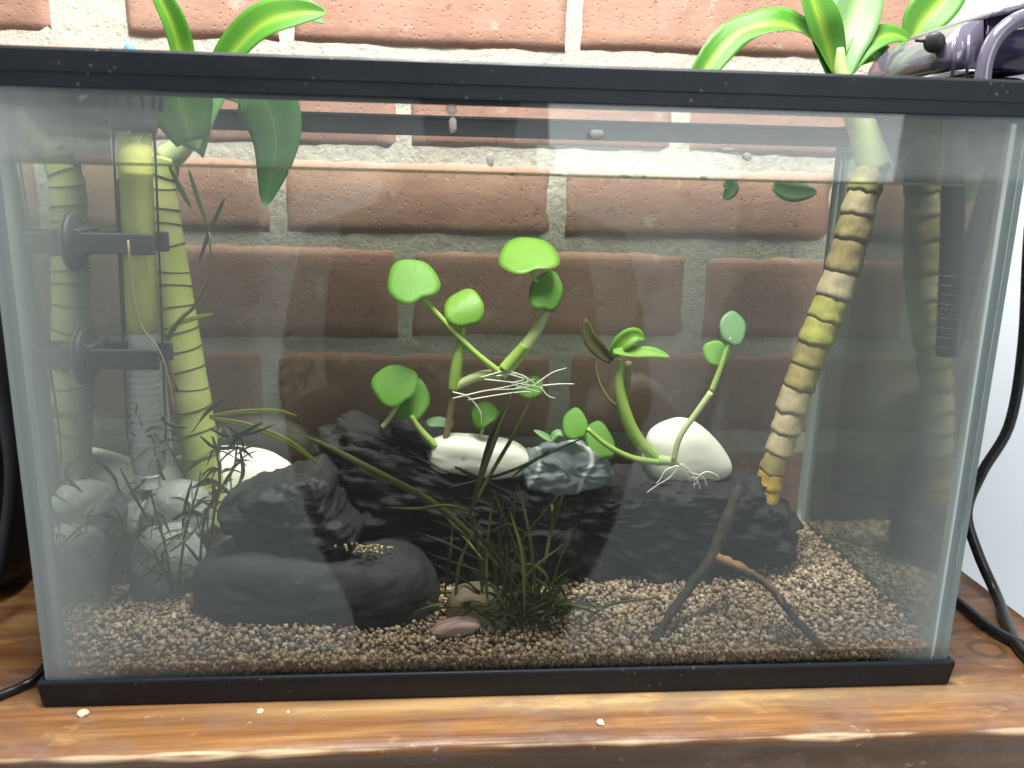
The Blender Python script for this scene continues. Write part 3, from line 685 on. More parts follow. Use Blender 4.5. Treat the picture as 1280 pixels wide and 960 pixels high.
roots(pl, [[(575, 496), (610, 488), (645, 486), (672, 480)], [(566, 498), (600, 490), (640, 482), (668, 474)], [(585, 500), (620, 494), (650, 490), (664, 490)], [(605, 474), (640, 478), (676, 484)], [(620, 470), (650, 468), (672, 482)],
           [(670, 480), (690, 466), (708, 460)], [(678, 482), (700, 480), (718, 480)], [(676, 484), (684, 494), (694, 498)], [(566, 490), (585, 496), (600, 514), (602, 532)], [(600, 472), (635, 464), (660, 476), (640, 488)], [(630, 466), (655, 474), (640, 480), (675, 490)]], PY-0.006)
pl = empty('pond_plant', at(520, 552, Y=PY), 'pair of large overlapping round leaves rising behind the black log', 'plant')
add_leaf(pl, 'leaf_round', 494, 482, PY, 29, 25, depth=0.4, rot=5, notch_dir=-60, seed=6)
add_leaf(pl, 'leaf_round', 514, 500, PY+0.006, 22, 28, depth=0.3, rot=-10, notch_dir=-90, seed=7)
add_stem(pl, 'petiole_pale', [(499, 502), (490, 518), (478, 534)], PY, 0.0016)
add_stem(pl, 'petiole', [(514, 520), (526, 538), (545, 558)], PY, 0.0016, 0.0026)
pl = empty('pond_plant', at(590, 552, Y=PY), 'young round leaf sprouting behind the long white stone', 'plant')
add_leaf(pl, 'leaf_round', 604, 518, PY, 18, 15, depth=0.5, rot=30, cup=0.3, seed=8)
add_stem(pl, 'petiole_pale', [(606, 526), (602, 540), (598, 556)], PY, 0.0010)
add_leaf(pl, 'leaf_grey', 549, 528, PY+0.008, 19, 6, depth=0.8, rot=-4, seed=9)
QY = 0.092
pl = empty('pond_plant', at(820, 582, Y=QY), 'pond plant with folded lime leaves and trailing roots before the domed stone', 'plant')
add_blade(pl, 'leaf_lime', [(764, 446), (775, 430), (792, 420), (806, 424)], QY, 0.011, fold=0.6, normal=(0.2, -1, 0.5))
add_blade(pl, 'leaf_lime', [(766, 440), (790, 442), (815, 442), (837, 446)], QY-0.004, 0.0095, fold=0.4, normal=(0, -0.6, 0.9))
add_stem(pl, 'petiole', [(776, 450), (774, 480), (780, 512), (796, 548), (824, 576)], QY, 0.0018, 0.0036, bulge=0.5)
add_stem(pl, 'petiole_old', [(786, 452), (784, 480), (783, 510), (800, 545), (822, 570)], QY+0.006, 0.0022, 0.0020)
add_stem(pl, 'petiole_old', [(744, 448), (748, 475), (760, 498), (776, 514), (790, 545)], QY+0.006, 0.0008, 0.0013)
add_blade(pl, 'leaf_brown', [(764, 452), (748, 436), (736, 420), (732, 398)], QY+0.006, 0.010, fold=0.4)
add_leaf(pl, 'leaf_round', 719, 531, QY, 16, 19, depth=0.4, rot=0, notch_dir=-70, seed=10)
add_leaf(pl, 'leaf_round', 750, 552, QY+0.006, 17, 24, depth=0.4, rot=20, notch_dir=-90, seed=11)
add_stem(pl, 'petiole', [(734, 536), (758, 556), (790, 572), (828, 578)], QY-0.003, 0.0014, 0.0022)
add_stem(pl, 'petiole_pale', [(822, 575), (838, 577), (848, 582)], QY-0.002, 0.0036, 0.0020, name='runner')
add_stem(pl, 'petiole_pale', [(842, 576), (850, 546), (872, 514), (889, 490)], QY-0.006, 0.0018, 0.0020)
add_stem(pl, 'petiole', [(889, 490), (900, 462), (907, 440), (913, 422)], QY-0.006, 0.0019, 0.0013)
add_leaf(pl, 'leaf_grey', 917, 410, QY-0.004, 17, 22, depth=0.4, rot=-18, cup=0.3, notch=0.2, notch_dir=-100, seed=12)
add_leaf(pl, 'leaf_round', 897, 441, QY+0.004, 18, 15, depth=0.4, notch_dir=30, seed=13)
roots(pl, [[(848, 582), (838, 596), (822, 606), (808, 616)], [(846, 582), (832, 588), (826, 598), (820, 605)], [(850, 580), (858, 592), (864, 602)], [(852, 580), (866, 592), (868, 610)], [(854, 582), (870, 598), (876, 612)],
           [(860, 590), (878, 596), (884, 608)], [(868, 600), (882, 590), (896, 594), (898, 600)], [(864, 596), (872, 602), (866, 606)]], QY-0.012, 0.0005)
pl = empty('pond_plant', at(690, 552, Y=QY), 'small pale two lobed leaf above the veined stone', 'plant')
add_blade(pl, 'leaf_pale', [(690, 552), (680, 546), (667, 538)], QY, 0.006, fold=0.3, normal=(0, -0.5, 1))
add_blade(pl, 'leaf_pale', [(688, 552), (697, 542), (708, 546)], QY, 0.006, fold=0.3, normal=(0, -0.5, 1))

# ------------------------------------------------------------------ ringed canes with house-plant leaves
def cane(parent, pts, Y, radii, mats, ring_mat, rings, n=60, ragged=0.0, name='cane'):
    P = spline(pxpath(pts, Y), n); r = np.interp(np.linspace(0, 1, n), np.linspace(0, 1, len(radii)), radii)
    r = r*(1+np.array([0.04*noise.noise(Vector((i*0.31, 2.0, 0))) for i in range(n)]))
    mesh_obj(name, *tube(P, r, 20)[:2], M[mats], parent)
    for t in rings:
        k = t*(n-1); i = int(k); c = P[i]+(P[min(i+1, n-1)]-P[i])*(k-i); tn = P[min(i+1, n-1)]-P[max(i-1, 0)]; tn /= np.linalg.norm(tn)
        a = np.cross(tn, (0, 1, 0)); a /= np.linalg.norm(a); b = np.cross(tn, a); R = r[i]*1.015; ph = random.random()*6.28; tl = random.uniform(0.05, 0.22)
        L = [c+R*(math.cos(q)*a+math.sin(q)*b)+tn*(R*tl*math.sin(q+ph)+ragged*R*0.25*noise.noise(Vector((q*2.5, t*40, 1)))) for q in np.linspace(0, 2*math.pi, 33)]
        rr = 0.0004 if not ragged else 0.0004+0.0005*abs(noise.noise(Vector((t*33, 0, 5))))
        mesh_obj('leaf_scar', *tube(L, rr, 6, cap=False)[:2], M[ring_mat], parent)
LY = 0.140
lp = empty('house_plant', at(272, 668, Y=LY), 'tall green ringed cane with broad leaves rising beside the heater', 'plant')
cane(lp, [(206, 196), (200, 235), (208, 300), (223, 400), (237, 490), (252, 570), (268, 660)], LY, [0.0095, 0.0105, 0.0108, 0.0118, 0.0128, 0.0122, 0.0110], 'cane_green', 'ring_brown',
     [0.10, 0.16, 0.24, 0.29, 0.345, 0.40, 0.43, 0.47, 0.52, 0.56, 0.61, 0.65, 0.70, 0.77, 0.83, 0.90])
RZ = 0.150
def lf(parent, mat, pts, Y, width, **k): return add_blade(parent, mat, pts, Y, width, n=22, cols=8, **k)
bw = lambda t: (math.sin(math.pi*(0.08+0.92*t)**0.8))**0.75*(1-0.25*(1-t))
add_stem(lp, 'petiole_pale', [(206, 200), (225, 185), (240, 160), (252, 130), (262, 100)], LY, 0.0085, 0.0035, name='leaf_sheath')
lf(lp, 'leaf_pale', [(240, 175, .125), (228, 140, .11), (222, 118, .10), (212, 95, .09), (195, 80, .085)], 0, 0.036, normal=(0.25, -1, 0.2), fold=0.25, shape=lambda t: 0.35+0.65*math.sin(math.pi*min(1, t*0.9+.1)))
lf(lp, 'leaf_pale', [(246, 190, .13), (258, 150, .125), (272, 118, .12), (285, 92, .12)], 0, 0.020, normal=(-0.3, -1, 0.1), fold=0.5, shape=lambda t: 0.8)
lf(lp, 'leaf_house', [(262, 110, .13), (292, 66, .125), (330, 30, .12), (375, 17, .12), (410, 16, .12)], 0, 0.030, normal=(-0.45, -0.9, 0.35), fold=0.3, shape=bw)
lf(lp, 'leaf_dark', [(300, 50, .14), (340, 26, .145), (385, 24, .15), (408, 30, .15)], 0, 0.016, normal=(-0.3, -0.5, 0.9), fold=0.2, shape=bw)
lf(lp, 'leaf_house', [(232, 110, .14), (224, 66, .14), (214, 30, .135), (200, 0, .13), (180, -40, .125)], 0, 0.017, normal=(0.8, -0.7, 0), fold=0.5, shape=lambda t: 0.55+0.45*math.sin(math.pi*min(1, t*.8+.2)))
lf(lp, 'leaf_dark', [(266, 105, .14), (300, 104, .15), (332, 128, .155), (345, 180, .158), (330, 262, .155)], 0, 0.048, normal=(0.15, -1, 0.35), fold=0.15, shape=bw)
RY = 0.118
rp = empty('house_plant', at(955, 640, Y=RY), 'tan peeling cane with a bright leaf rosette above the rim', 'plant')
def segmented_cane(parent, pts, Y, radii, cuts, mats):
    N = 240; P = spline(pxpath(pts, Y), N); rad = np.interp(np.linspace(0, 1, N), np.linspace(0, 1, len(radii)), radii)
    mesh_obj('cane_core', *tube(P, rad*0.86, 16)[:2], M['ring_brown'], parent)
    for ci, (t0, t1) in enumerate(zip(cuts[:-1], cuts[1:])):
        i0, i1 = int(t0*(N-1)), int(t1*(N-1)); idx = np.unique(np.linspace(i0, i1+1, 9).astype(int).clip(0, N-1)); n = len(idx)
        q = np.linspace(0, 1, n); fl = 0.92+0.10*q**2+random.uniform(-.03, .03); r = rad[idx]*fl; r[-1] *= 0.93; r[0] *= 0.95
        v, f, uv = tube(P[idx], r, 24)
        T = P[i1]-P[i0]; T /= np.linalg.norm(T); tilt = random.uniform(-.25, .25); v = [np.array(x) for x in v]
        for j in range(n):
            for k in range(24):
                w = v[j*24+k]; rag = (noise.noise(Vector((k*0.55, ci*3.3, 0)))*0.55+tilt*math.sin(2*math.pi*k/24+ci))*0.0042*(0.25+0.75*abs(2*q[j]-1))
                c = P[idx[j]]; v[j*24+k] = c+(w-c)*(1+0.09*noise.noise(Vector(w)*160))+T*rag*(1 if q[j] > .5 else 0.4)
        mesh_obj('cane_segment', v, f, M[mats[ci % len(mats)] if isinstance(mats, list) else mats], parent)
segmented_cane(rp, [(1092, 205), (1076, 250), (1064, 300), (1042, 370), (1018, 430), (996, 490), (978, 550), (962, 600), (950, 650), (944, 690)], RY, [0.0104, 0.0110, 0.0116, 0.0118, 0.0116, 0.0108, 0.0100, 0.0094, 0.0104, 0.010],
               [0.0, 0.085, 0.155, 0.225, 0.285, 0.335, 0.385, 0.44, 0.495, 0.545, 0.60, 0.645, 0.70, 0.755, 0.80, 0.85, 1.0],
               ['cane_tan', 'cane_pale', 'cane_tan', 'cane_tan', 'cane_pale', 'cane_lime', 'cane_lime', 'cane_tan', 'cane_tan', 'cane_pale', 'cane_pale', 'cane_pale', 'cane_tan', 'cane_gold', 'cane_gold', 'cane_gold'])
add_stem(rp, 'petiole_pale', [(1094, 215), (1080, 165), (1060, 120), (1051, 92), (1049, 60)], RY, 0.0110, 0.0030, name='leaf_sheath')
lf(rp, 'leaf_house', [(1046, 96, .118), (1018, 52, .116), (975, 31, .112), (920, 44, .115), (878, 92, .11), (868, 112, .11)], 0, 0.028, normal=(0.2, -0.7, 0.75), fold=0.3, shape=bw, wave=0.05)
lf(rp, 'leaf_house', [(1044, 100, .118), (1034, 60, .116), (1022, 20, .113), (1004, -30, .12)], 0, 0.026, normal=(0.3, -1, 0.1), fold=0.3, shape=lambda t: 0.35+0.65*math.sin(math.pi*min(1, .85*t+.05)))
lf(rp, 'leaf_pale', [(1048, 100, .118), (1052, 60, .124), (1068, 15, .13), (1085, -40, .135)], 0, 0.032, normal=(-0.25, -1, 0.1), fold=0.35, shape=lambda t: 0.30+0.70*math.sin(math.pi*min(1, .8*t+.05)))
lf(rp, 'leaf_house', [(1052, 96, .118), (1080, 58, .12), (1115, 44, .122), (1146, 56, .125)], 0, 0.021, normal=(-0.2, -0.8, 0.6), fold=0.25, shape=bw)
lf(rp, 'leaf_house', [(1060, 80, .120), (1088, 66, .122), (1112, 78, .125), (1124, 98, .12)], 0, 0.021, normal=(-0.1, -0.9, 0.6), fold=0.25, shape=bw)
lf(rp, 'leaf_house', [(1140, 50, .165), (1155, 25, .165), (1180, -5, .165), (1200, -40, .165)], 0, 0.030, normal=(-0.5, -1, 0.1), fold=0.35, shape=lambda t: 0.25+0.75*math.sin(math.pi*min(1, .8*t+.1)))
add_blade(rp, 'leaf_grey', [(906, 226, .14), (914, 236, .14), (904, 250, .14)], 0, 0.010, fold=0.2)
add_blade(rp, 'leaf_grey', [(966, 232, .14), (990, 240, .14), (1022, 240, .14)], 0, 0.013, fold=0.2)

# ------------------------------------------------------------------ grasses
gp = empty('grass_plant', at(650, 786, Y=0.036), 'dark green grass tuft growing before the black log', 'plant')
GY = 0.045
longs = [('grass_mid', [(632, 720), (590, 670), (540, 628), (470, 590), (405, 556), (378, 545)], .0042), ('grass_mid', [(590, 640), (560, 632), (520, 636), (480, 634)], .0020),
         ('grass_mid', [(586, 648), (600, 600), (622, 540), (642, 488)], .0032), ('grass_dark', [(592, 630), (606, 570), (620, 530), (636, 500)], .0028), ('grass_mid', [(582, 650), (616, 588), (644, 540), (668, 490)], .0024),
         ('grass_yellow', [(604, 700), (575, 665), (545, 632), (520, 612)], .0018), ('grass_mid', [(680, 705), (690, 660), (700, 630), (706, 612)], .0022), ('grass_mid', [(684, 700), (688, 665), (690, 640), (690, 628)], .0018),
         ('grass_dark', [(560, 610), (600, 600), (640, 588), (700, 560), (735, 545)], .0018), ('grass_dark', [(640, 596), (660, 580), (690, 562)], .0022), ('grass_yellow', [(648, 708), (665, 706), (680, 716), (688, 730)], .0020),
         ('grass_mid', [(620, 660), (636, 656), (660, 668)], .0018), ('grass_dark', [(690, 772), (712, 762), (738, 738)], .0035), ('grass_mid', [(700, 790), (735, 772), (765, 755), (835, 746)], .0022), ('grass_dark', [(655, 770), (700, 765), (725, 755)], .003),
         ('grass_dark', [(556, 742), (562, 700), (566, 660)], .0022), ('grass_dark', [(640, 770), (600, 745), (575, 735), (552, 762)], .0028), ('grass_dark', [(630, 770), (592, 755), (566, 770)], .0028), ('grass_dark', [(650, 690), (642, 640), (648, 600)], .0016), ('grass_dark', [(700, 700), (720, 660), (728, 620)], .0016),
         ('grass_dark', [(600, 700), (560, 680), (530, 668)], .0018), ('grass_dark', [(610, 690), (570, 662), (540, 650)], .0018)]
for m, pts, w in longs:
    add_blade(gp, m, [(x, y, GY-0.008+0.02*random.random()) for x, y in pts], GY, w, n=18, cols=2, normal=(random.uniform(-.4, .4), -1, random.uniform(-.1, .5)))
for i in range(26):
    bx = 640+random.gauss(0, 34); tx = bx+random.gauss(-8, 55); ty = random.uniform(600, 700); yb = random.uniform(.03, .055)
    add_blade(gp, random.choice(['grass_mid', 'grass_mid', 'grass_dark', 'grass_yellow']), [(bx, 772, yb), (bx+(tx-bx)*.35+random.gauss(0, 6), 772-(772-ty)*.55, yb+.004), (tx, ty, yb+random.gauss(.004, .008))], 0, random.uniform(.0010, .0022), n=14, cols=2, normal=(random.gauss(0, .5), -1, random.gauss(0, .4)))
for tm, cnt, nm in (('grass_dark', 190, 'tuft'), ('grass_mid', 80, 'tuft')):
    mb = MB()
    for i in range(cnt):
        a = random.gauss(-0.15, 1.05); L = random.uniform(22, 110); bx, by = 648+random.gauss(0, 30), 775+random.gauss(0, 8)
        hx = bx+math.sin(a)*L; hy = by-abs(math.cos(a))*L*random.uniform(0.25, 0.9); y0 = random.uniform(.028, .06)
        P = pxpath([(bx, by, y0), ((bx+hx)/2+random.gauss(0, 5), (by+hy)/2-random.uniform(2, 14), y0+.002), (hx, hy+random.uniform(0, 10), y0+random.gauss(0, .006))], 0)
        mb.add(*blade(P, random.uniform(.0007, .0021), normal=(random.gauss(0, .6), -1, random.gauss(0, .6)), n=9, cols=2, twist=random.gauss(0, 1)))
    tag(mb.build(nm, M[tm], gp), kind='stuff')
fp = empty('water_weed', at(215, 742, Y=0.075), 'thin leaved dark water weed straggling before the pale stones', 'plant')
WYY = 0.072
stems = [[(216, 738), (208, 690), (195, 640), (180, 590)], [(222, 736), (228, 690), (236, 650), (250, 600)], [(262, 680), (268, 640), (275, 600), (270, 560)], [(215, 736), (196, 700), (150, 660), (90, 630)], [(250, 700), (258, 640), (290, 590), (296, 560)], [(205, 600), (190, 560), (170, 520)]]
for s in stems: add_stem(fp, 'grass_mid', s, WYY, 0.0009, 0.0006)
add_blade(fp, 'grass_yellow', [(262, 520, .08), (300, 515, .08), (345, 514, .08), (372, 520, .08)], 0, 0.0030)
add_blade(fp, 'grass_yellow', [(262, 522, .08), (310, 532, .08), (360, 552, .08), (405, 585, .08)], 0, 0.0040)
add_blade(fp, 'grass_mid', [(210, 205, .11), (228, 240, .11), (240, 262, .11)], 0, 0.0030); add_blade(fp, 'grass_mid', [(236, 212, .11), (248, 250, .11), (262, 288, .11)], 0, 0.0026); add_blade(fp, 'grass_dark', [(282, 245, .11), (262, 290, .11), (248, 330, .11)], 0, 0.0026)
add_stem(fp, 'grass_mid', [(262, 290), (262, 340), (240, 385), (215, 410), (208, 440), (222, 490)], 0.11, 0.0007)
add_stem(fp, 'petiole_old', [(160, 300), (166, 370), (178, 410), (200, 440), (212, 480), (218, 520)], 0.06, 0.0006, 0.0005)
add_blade(fp, 'grass_yellow', [(205, 412, .11), (235, 400, .11), (268, 392, .11)], 0, 0.0030); add_blade(fp, 'grass_mid', [(208, 430, .11), (225, 400, .11), (252, 378, .11)], 0, 0.0026)
hand = [[(192, 512), (212, 530), (236, 535)], [(240, 540), (258, 515), (282, 498)], [(285, 560), (305, 540), (330, 527)], [(262, 535), (285, 545), (318, 540), (345, 530)], [(280, 530), (300, 545), (306, 570)], [(150, 615), (138, 590), (110, 565)], [(110, 565), (128, 580), (148, 602)], [(80, 610), (95, 618), (118, 622)],
        [(84, 638), (110, 642), (150, 648)], [(165, 540), (180, 555), (195, 580)], [(150, 585), (168, 620), (185, 650)], [(205, 545), (215, 565), (235, 600)], [(250, 545), (270, 560), (300, 560), (318, 575)], [(232, 590), (250, 575), (268, 560)], [(240, 610), (262, 600), (290, 618)], [(300, 560), (304, 590), (296, 610)], [(212, 690), (235, 672), (250, 655)], [(170, 700), (188, 712), (205, 714)], [(232, 680), (245, 696), (252, 705)],
        [(106, 720), (112, 700), (118, 690)], [(136, 735), (142, 700), (152, 680)], [(215, 650), (240, 640), (262, 650)], [(228, 660), (232, 630), (240, 600)]]
for pts in hand:
    add_blade(fp, random.choice(['grass_dark', 'grass_mid', 'grass_dark']), [(x, y, WYY+random.uniform(-.012, .008)) for x, y in pts], WYY, random.uniform(.0018, .0034), n=10, cols=2, normal=(random.gauss(0, .4), -1, random.gauss(0, .4)))
mb = MB()
for i in range(130):
    s = random.choice(stems); P0 = spline([(a, b, 0) for a, b in s], 20)[random.randint(3, 19)]; y0 = WYY+random.gauss(0, .007)
    a = random.uniform(0, 6.28); L = random.uniform(14, 42)
    P = pxpath([(P0[0], P0[1], y0), (P0[0]+math.cos(a)*L*.5, P0[1]-math.sin(a)*L*.5-4, y0), (P0[0]+math.cos(a)*L, P0[1]-math.sin(a)*L+random.uniform(-3, 6), y0+random.gauss(0, .004))], 0)
    mb.add(*blade(P, random.uniform(.0009, .0020), normal=(random.gauss(0, .5), -1, random.gauss(0, .5)), n=7, cols=2))
tag(mb.build('fine_leaves', M['grass_mid'], fp), kind='stuff')

# ------------------------------------------------------------------ forked twig
tw = empty('forked_twig', at(900, 700, Y=0.05), 'thin forked twig with a bare orange arm leaning on the gravel', 'twig')
def rough_tube(pts, radii, mat, name):
    P = spline([at(x, y, Y=q) for x, y, q in pts], 40); r = np.interp(np.linspace(0, 1, 40), np.linspace(0, 1, len(radii)), radii)
    v, f, uv = tube(P, r, 10)
    v = [np.array(q)+0.0014*np.array([noise.noise(Vector(q)*220), noise.noise(Vector(q)*190+Vector((3, 1, 2))), noise.noise(Vector(q)*210)]) for q in v]
    mesh_obj(name, v, f, M[mat], tw)
rough_tube([(818, 806, .018), (835, 772, .03), (862, 735, .045), (888, 700, .052), (898, 676, .058), (912, 640, .064), (924, 606, .07)], [.0024, .0026, .0030, .0040, .0040, .0038, .0026], 'twig', 'main_stem')
rough_tube([(896, 696, .050), (920, 706, .044), (942, 718, .036)], [.0024, .0026, .0025], 'twig_tan', 'bare_arm')
rough_tube([(940, 717, .0365), (965, 737, .028), (985, 762, .020), (1005, 786, .012), (1030, 812, .008)], [.0024, .0023, .0022, .0024, .0026], 'twig', 'arm')
rough_tube([(938, 714, .033), (962, 732, .0245), (980, 755, .0165)], [.0010, .0014, .0008], 'twig_tan', 'bare_patch')

# ------------------------------------------------------------------ heater
ht = empty('aquarium_heater', at(188, 612, Y=0.076), 'glass tube heater with black cap held by suction cups', 'heater')
HYc = 0.076; htop, hbot = at(165, 112, Y=HYc), at(187, 616, Y=HYc)
def hp(t): return htop+(hbot-htop)*t
def hseg(py0, py1): return [(p-112)/(616-112) for p in (py0, py1)]
def cyl(name, t0, t1, r, mat, n=2, sides=28, prof=None, sub=ht):
    P = [hp(t) for t in np.linspace(t0, t1, n)]; rr = prof if prof is not None else r
    return mesh_obj(name, *tube(P, rr, sides)[:2], M[mat], sub)
t0, t1 = hseg(84, 160); cyl('cap', t0, t1, 0, 'cap_grey', 8, 28, [.0148, .0152, .0152, .0150, .0142, .0132, .0124, .0120])
for k in range(14):
    a = 2*math.pi*k/14; off = np.array([math.cos(a), math.sin(a), 0])*0.0148
    mesh_obj('grip_rib', *tube([hp(t0+.01)+off, hp(t1-.05)+off], 0.0009, 6)[:2], M['cap_grey'], ht)
t0, t1 = hseg(59, 86); cyl('temperature_knob', t0, t1, 0, 'blue', 6, 18, [.0020, .0030, .0031, .0031, .0031, .0031])
t0, t1 = hseg(158, 618); gt = cyl('glass_tube', t0, t1, 0, 'tube_glass', 12, 28, [.0112]*10+[.0095, .004])
t0, t1 = hseg(163, 400); cyl('yellow_sleeve', t0, t1, .0088, 'sleeve', 10, 24)
t0, t1 = hseg(402, 606); n = 330; tt = np.linspace(0, 1, n)
cyl('heating_coil', t0, t1, 0, 'coil', n, 22, [.0068+.0019*abs(math.cos(math.pi*q*24)) if 0.13 < q < 0.93 else .0080 for q in tt])
mesh_obj('thermostat_rod', *tube([hp(hseg(215, 0)[0])+np.array([-.0098, -.001, 0]), hp(hseg(402, 0)[0])+np.array([-.0096, -.001, 0])], .0010, 8)[:2], M['black'], ht)
for py, wpx in ((290, 92), (431, 110)):
    t = hseg(py, py)[0]; c = hp(t); wallx = -HX+G+0.0008
    br = mesh_obj('bracket', [], [], M['rubber'], ht); bpy.data.objects.remove(br)
    mbk = MB()
    v = tube([c+np.array([-.0135, 0, 0]), c+np.array([.0128, 0, 0])], .0, 4)
    zz = .0058
    mbk.add(*box(wallx+.006, c[0]+.0128, c[1]-.0138, c[1]-.0108, c[2]-zz, c[2]+zz)); mbk.add(*box(wallx+.006, c[0]+.0128, c[1]+.0108, c[1]+.0138, c[2]-zz, c[2]+zz))
    mbk.add(*box(wallx+.0045, wallx+.0085, c[1]-.0136, c[1]+.0136, c[2]-zz*1.3, c[2]+zz*1.3))
    brk = bevel(mbk.build('bracket', M['rubber'], ht, False), .001)
    prof = [(0.0, .0165), (.0010, .0170), (.0022, .0150), (.0038, .0105), (.0052, .0070), (.0070, .0066), (.0086, .0060)]
    cc = np.array([wallx, c[1], c[2]])
    P = [cc+np.array([a, 0, 0]) for a, _ in prof]
    mesh_obj('suction_cup', *tube(P, [r for _, r in prof], 30)[:2], M['rubber'], brk)
mesh_obj('cord', *tube(spline([hp(hseg(96, 0)[0])+np.array([-.012, .004, 0]), at(110, 128, Y=.09), at(70, 120, Y=.10), at(20, 112, Y=.10), at(-30, 104, Y=.10)], 24), .0040, 10)[:2], M['cap_grey'], ht)

# ------------------------------------------------------------------ hang-on filter
fl = empty('hang_on_filter', (0.25, 0.09, HT), 'smoky purple hang-on filter sitting on the rim beside the leaf rosette', 'filter')
def loft_px(outline, Ys, scales, mat, name, parent=fl, bev=None):
    base = np.array([at(x, y, Y=Ys[len(Ys)//2]) for x, y in outline]); c = base.mean(0); v = []; n = len(base); f = []
    for Yv, s in zip(Ys, scales):
        for b in base: v.append((c[0]+(b[0]-c[0])*s, Yv, c[2]+(b[2]-c[2])*s))
    for i in range(len(Ys)-1):
        for k in range(n):
            k2 = (k+1) % n; f.append((i*n+k2, i*n+k, (i+1)*n+k, (i+1)*n+k2))
    f.append(tuple(range(n))); f.append(tuple((len(Ys)-1)*n+k for k in range(n-1, -1, -1)))
    return mesh_obj(name, v, f, M[mat], parent)
body = loft_px([(1182, 97), (1181, 40), (1210, 29), (1240, 17), (1285, 6), (1345, 0), (1365, 30), (1365, 110)], [.040, .043, .05, .08, .11, .117, .12], [.95, .985, 1, 1, 1, .985, .95], 'smoke', 'body')
loft_px([(1122, 97), (1125, 82), (1134, 64), (1148, 49), (1164, 41), (1180, 39), (1181, 97)], [.042, .045, .05, .08, .11, .117, .12], [.94, .98, 1, 1, 1, .98, .94], 'smoke_clear', 'spout')
loft_px([(1178, 40), (1184, 31), (1212, 25), (1245, 11), (1290, 0), (1350, -6), (1350, 2), (1290, 8), (1246, 20), (1212, 33)], [.036, .039, .05, .08, .11, .121, .124], [.97, .99, 1, 1, 1, .99, .97], 'smoke_clear', 'lid')
hb = mesh_obj('hanging_box', *box(0.2605, 0.283, 0.046, 0.116, 0.215, 0.345), M['smoke'], fl, False); bevel(hb, .006, 3)
mesh_obj('inlet_elbow', *tube(spline([at(x, y, Y=.030) for x, y in ((1228, 112), (1229, 92), (1233, 72), (1243, 50), (1260, 32), (1285, 20), (1320, 16))], 26), .0042, 16)[:2], M['smoke_clear'], fl)
mesh_obj('knob', *tube([at(1168, 53, Y=q) for q in (.046, .040, .034, .033)], [.0055, .0055, .0052, .0040], 18)[:2], M['black'], fl)
mesh_obj('knob_lever', *tube([at(1168, 50, Y=.036), at(1155, 51, Y=.036), at(1144, 50, Y=.037)], .0010, 8)[:2], M['black'], fl)
for px in (1190, 1208):
    mesh_obj('rib', *tube([at(px+4, 44, Y=.0395), at(px, 97, Y=.0395)], .0009, 8)[:2], M['smoke_clear'], fl)
it = empty('intake_tube', at(1185, 440, Y=.034), None)
bpy.data.objects.remove(it)
P = [at(1196, 118, Y=.034), at(1192, 230, Y=.034), at(1189, 330, Y=.034), at(1184, 444, Y=.034)]
tb = mesh_obj('intake_tube', *tube(spline(P, 12), .0062, 20)[:2], M['black'], fl)
mb = MB()
for q in np.linspace(.72, .97, 9):
    c = spline(P, 60)[int(q*59)]; mb.add(*tube([c+np.array([math.cos(a)*.0064, math.sin(a)*.0064, 0]) for a in np.linspace(0, 2*math.pi, 25)], .0005, 5, cap=False))
mb.build('strainer_ring', M['black'], tb)

# ------------------------------------------------------------------ cords, bag, crumbs
def cord(pts, r, label, name='power_cord'):
    P = spline([at(x, y, Y=q) if z is None else at(x, y, Z=z) for x, y, q, z in pts], 60)
    return tag(mesh_obj(name, *tube(P, r, 12)[:2], M['cable']), label, 'cord')
cord([(1300, 150, .12, None), (1286, 300, .12, None), (1279, 430, .12, None), (1262, 530, .12, None), (1228, 590, .12, None), (1209, 640, .12, None), (1222, 690, .11, None), (1246, 745, .09, None), (1268, 800, 0, .004), (1300, 838, 0, .004)], .0036, 'thick black cord bending down beside the tank against the white wall')
cord([(1180, 735, 0, .004), (1205, 758, 0, .004), (1235, 783, 0, .004), (1275, 805, 0, .0045), (1310, 818, 0, .005)], .0034, 'black cord lying on the table behind the tank corner')
cord([(-40, 888, 0, .003), (0, 869, 0, .003), (26, 858, 0, .003), (50, 842, 0, .004), (75, 800, 0, .004)], .0024, 'thin black cord leaving the dark bag side of the tank')
bg_o = star([(-120, 230), (-30, 225), (20, 300), (40, 420), (46, 540), (42, 620), (44, 690), (20, 716), (-70, 724), (-150, 690), (-160, 400)], 0.150, 0.060, n=64, m=18, amp=0.006, freq=14, seed=21)  # outline enlarged downwards to stand in for deep shadow
bag = empty('black_bag', at(-40, 650, Y=.155), 'black nylon bag slumped against the bricks left of the tank, lower part standing in for shadow', 'bag')
mesh_obj('pouch', *bg_o, M['bag'], bag)
mesh_obj('strap', *tube(spline([at(-20, 420, Y=.09), at(12, 560, Y=.088), at(8, 660, Y=.088), at(-14, 740, Y=.085), at(-70, 770, Y=.08)], 20), .004, 8)[:2], M['bag'], bag)
for i, (px, py, s, lab) in enumerate(((751, 903, .0022, 'pale crumb on the table below the grass tuft'), (325, 889, .0018, 'cream crumb on the table below the dark boulder'), (360, 890, .0010, 'tiny chip on the table beside the cream crumb'), (103, 892, .0030, 'grey fleck of lime on the table by the corner of the rim'))):
    bm = bmesh.new(); bmesh.ops.create_icosphere(bm, subdivisions=2, radius=s)
    for q in bm.verts: q.co *= 1+0.45*noise.noise(q.co*700+Vector((i, 0, 0))); q.co.z *= .5
    me = bpy.data.meshes.new('crumb'); bm.to_mesh(me); bm.free(); me.materials.append(M['crumb'])
    o = bpy.data.objects.new('crumb', me); col.objects.link(o); o.location = tuple(at(px, py, Z=s*.3)); tag(o, lab, 'crumb', 'crumbs on the table')
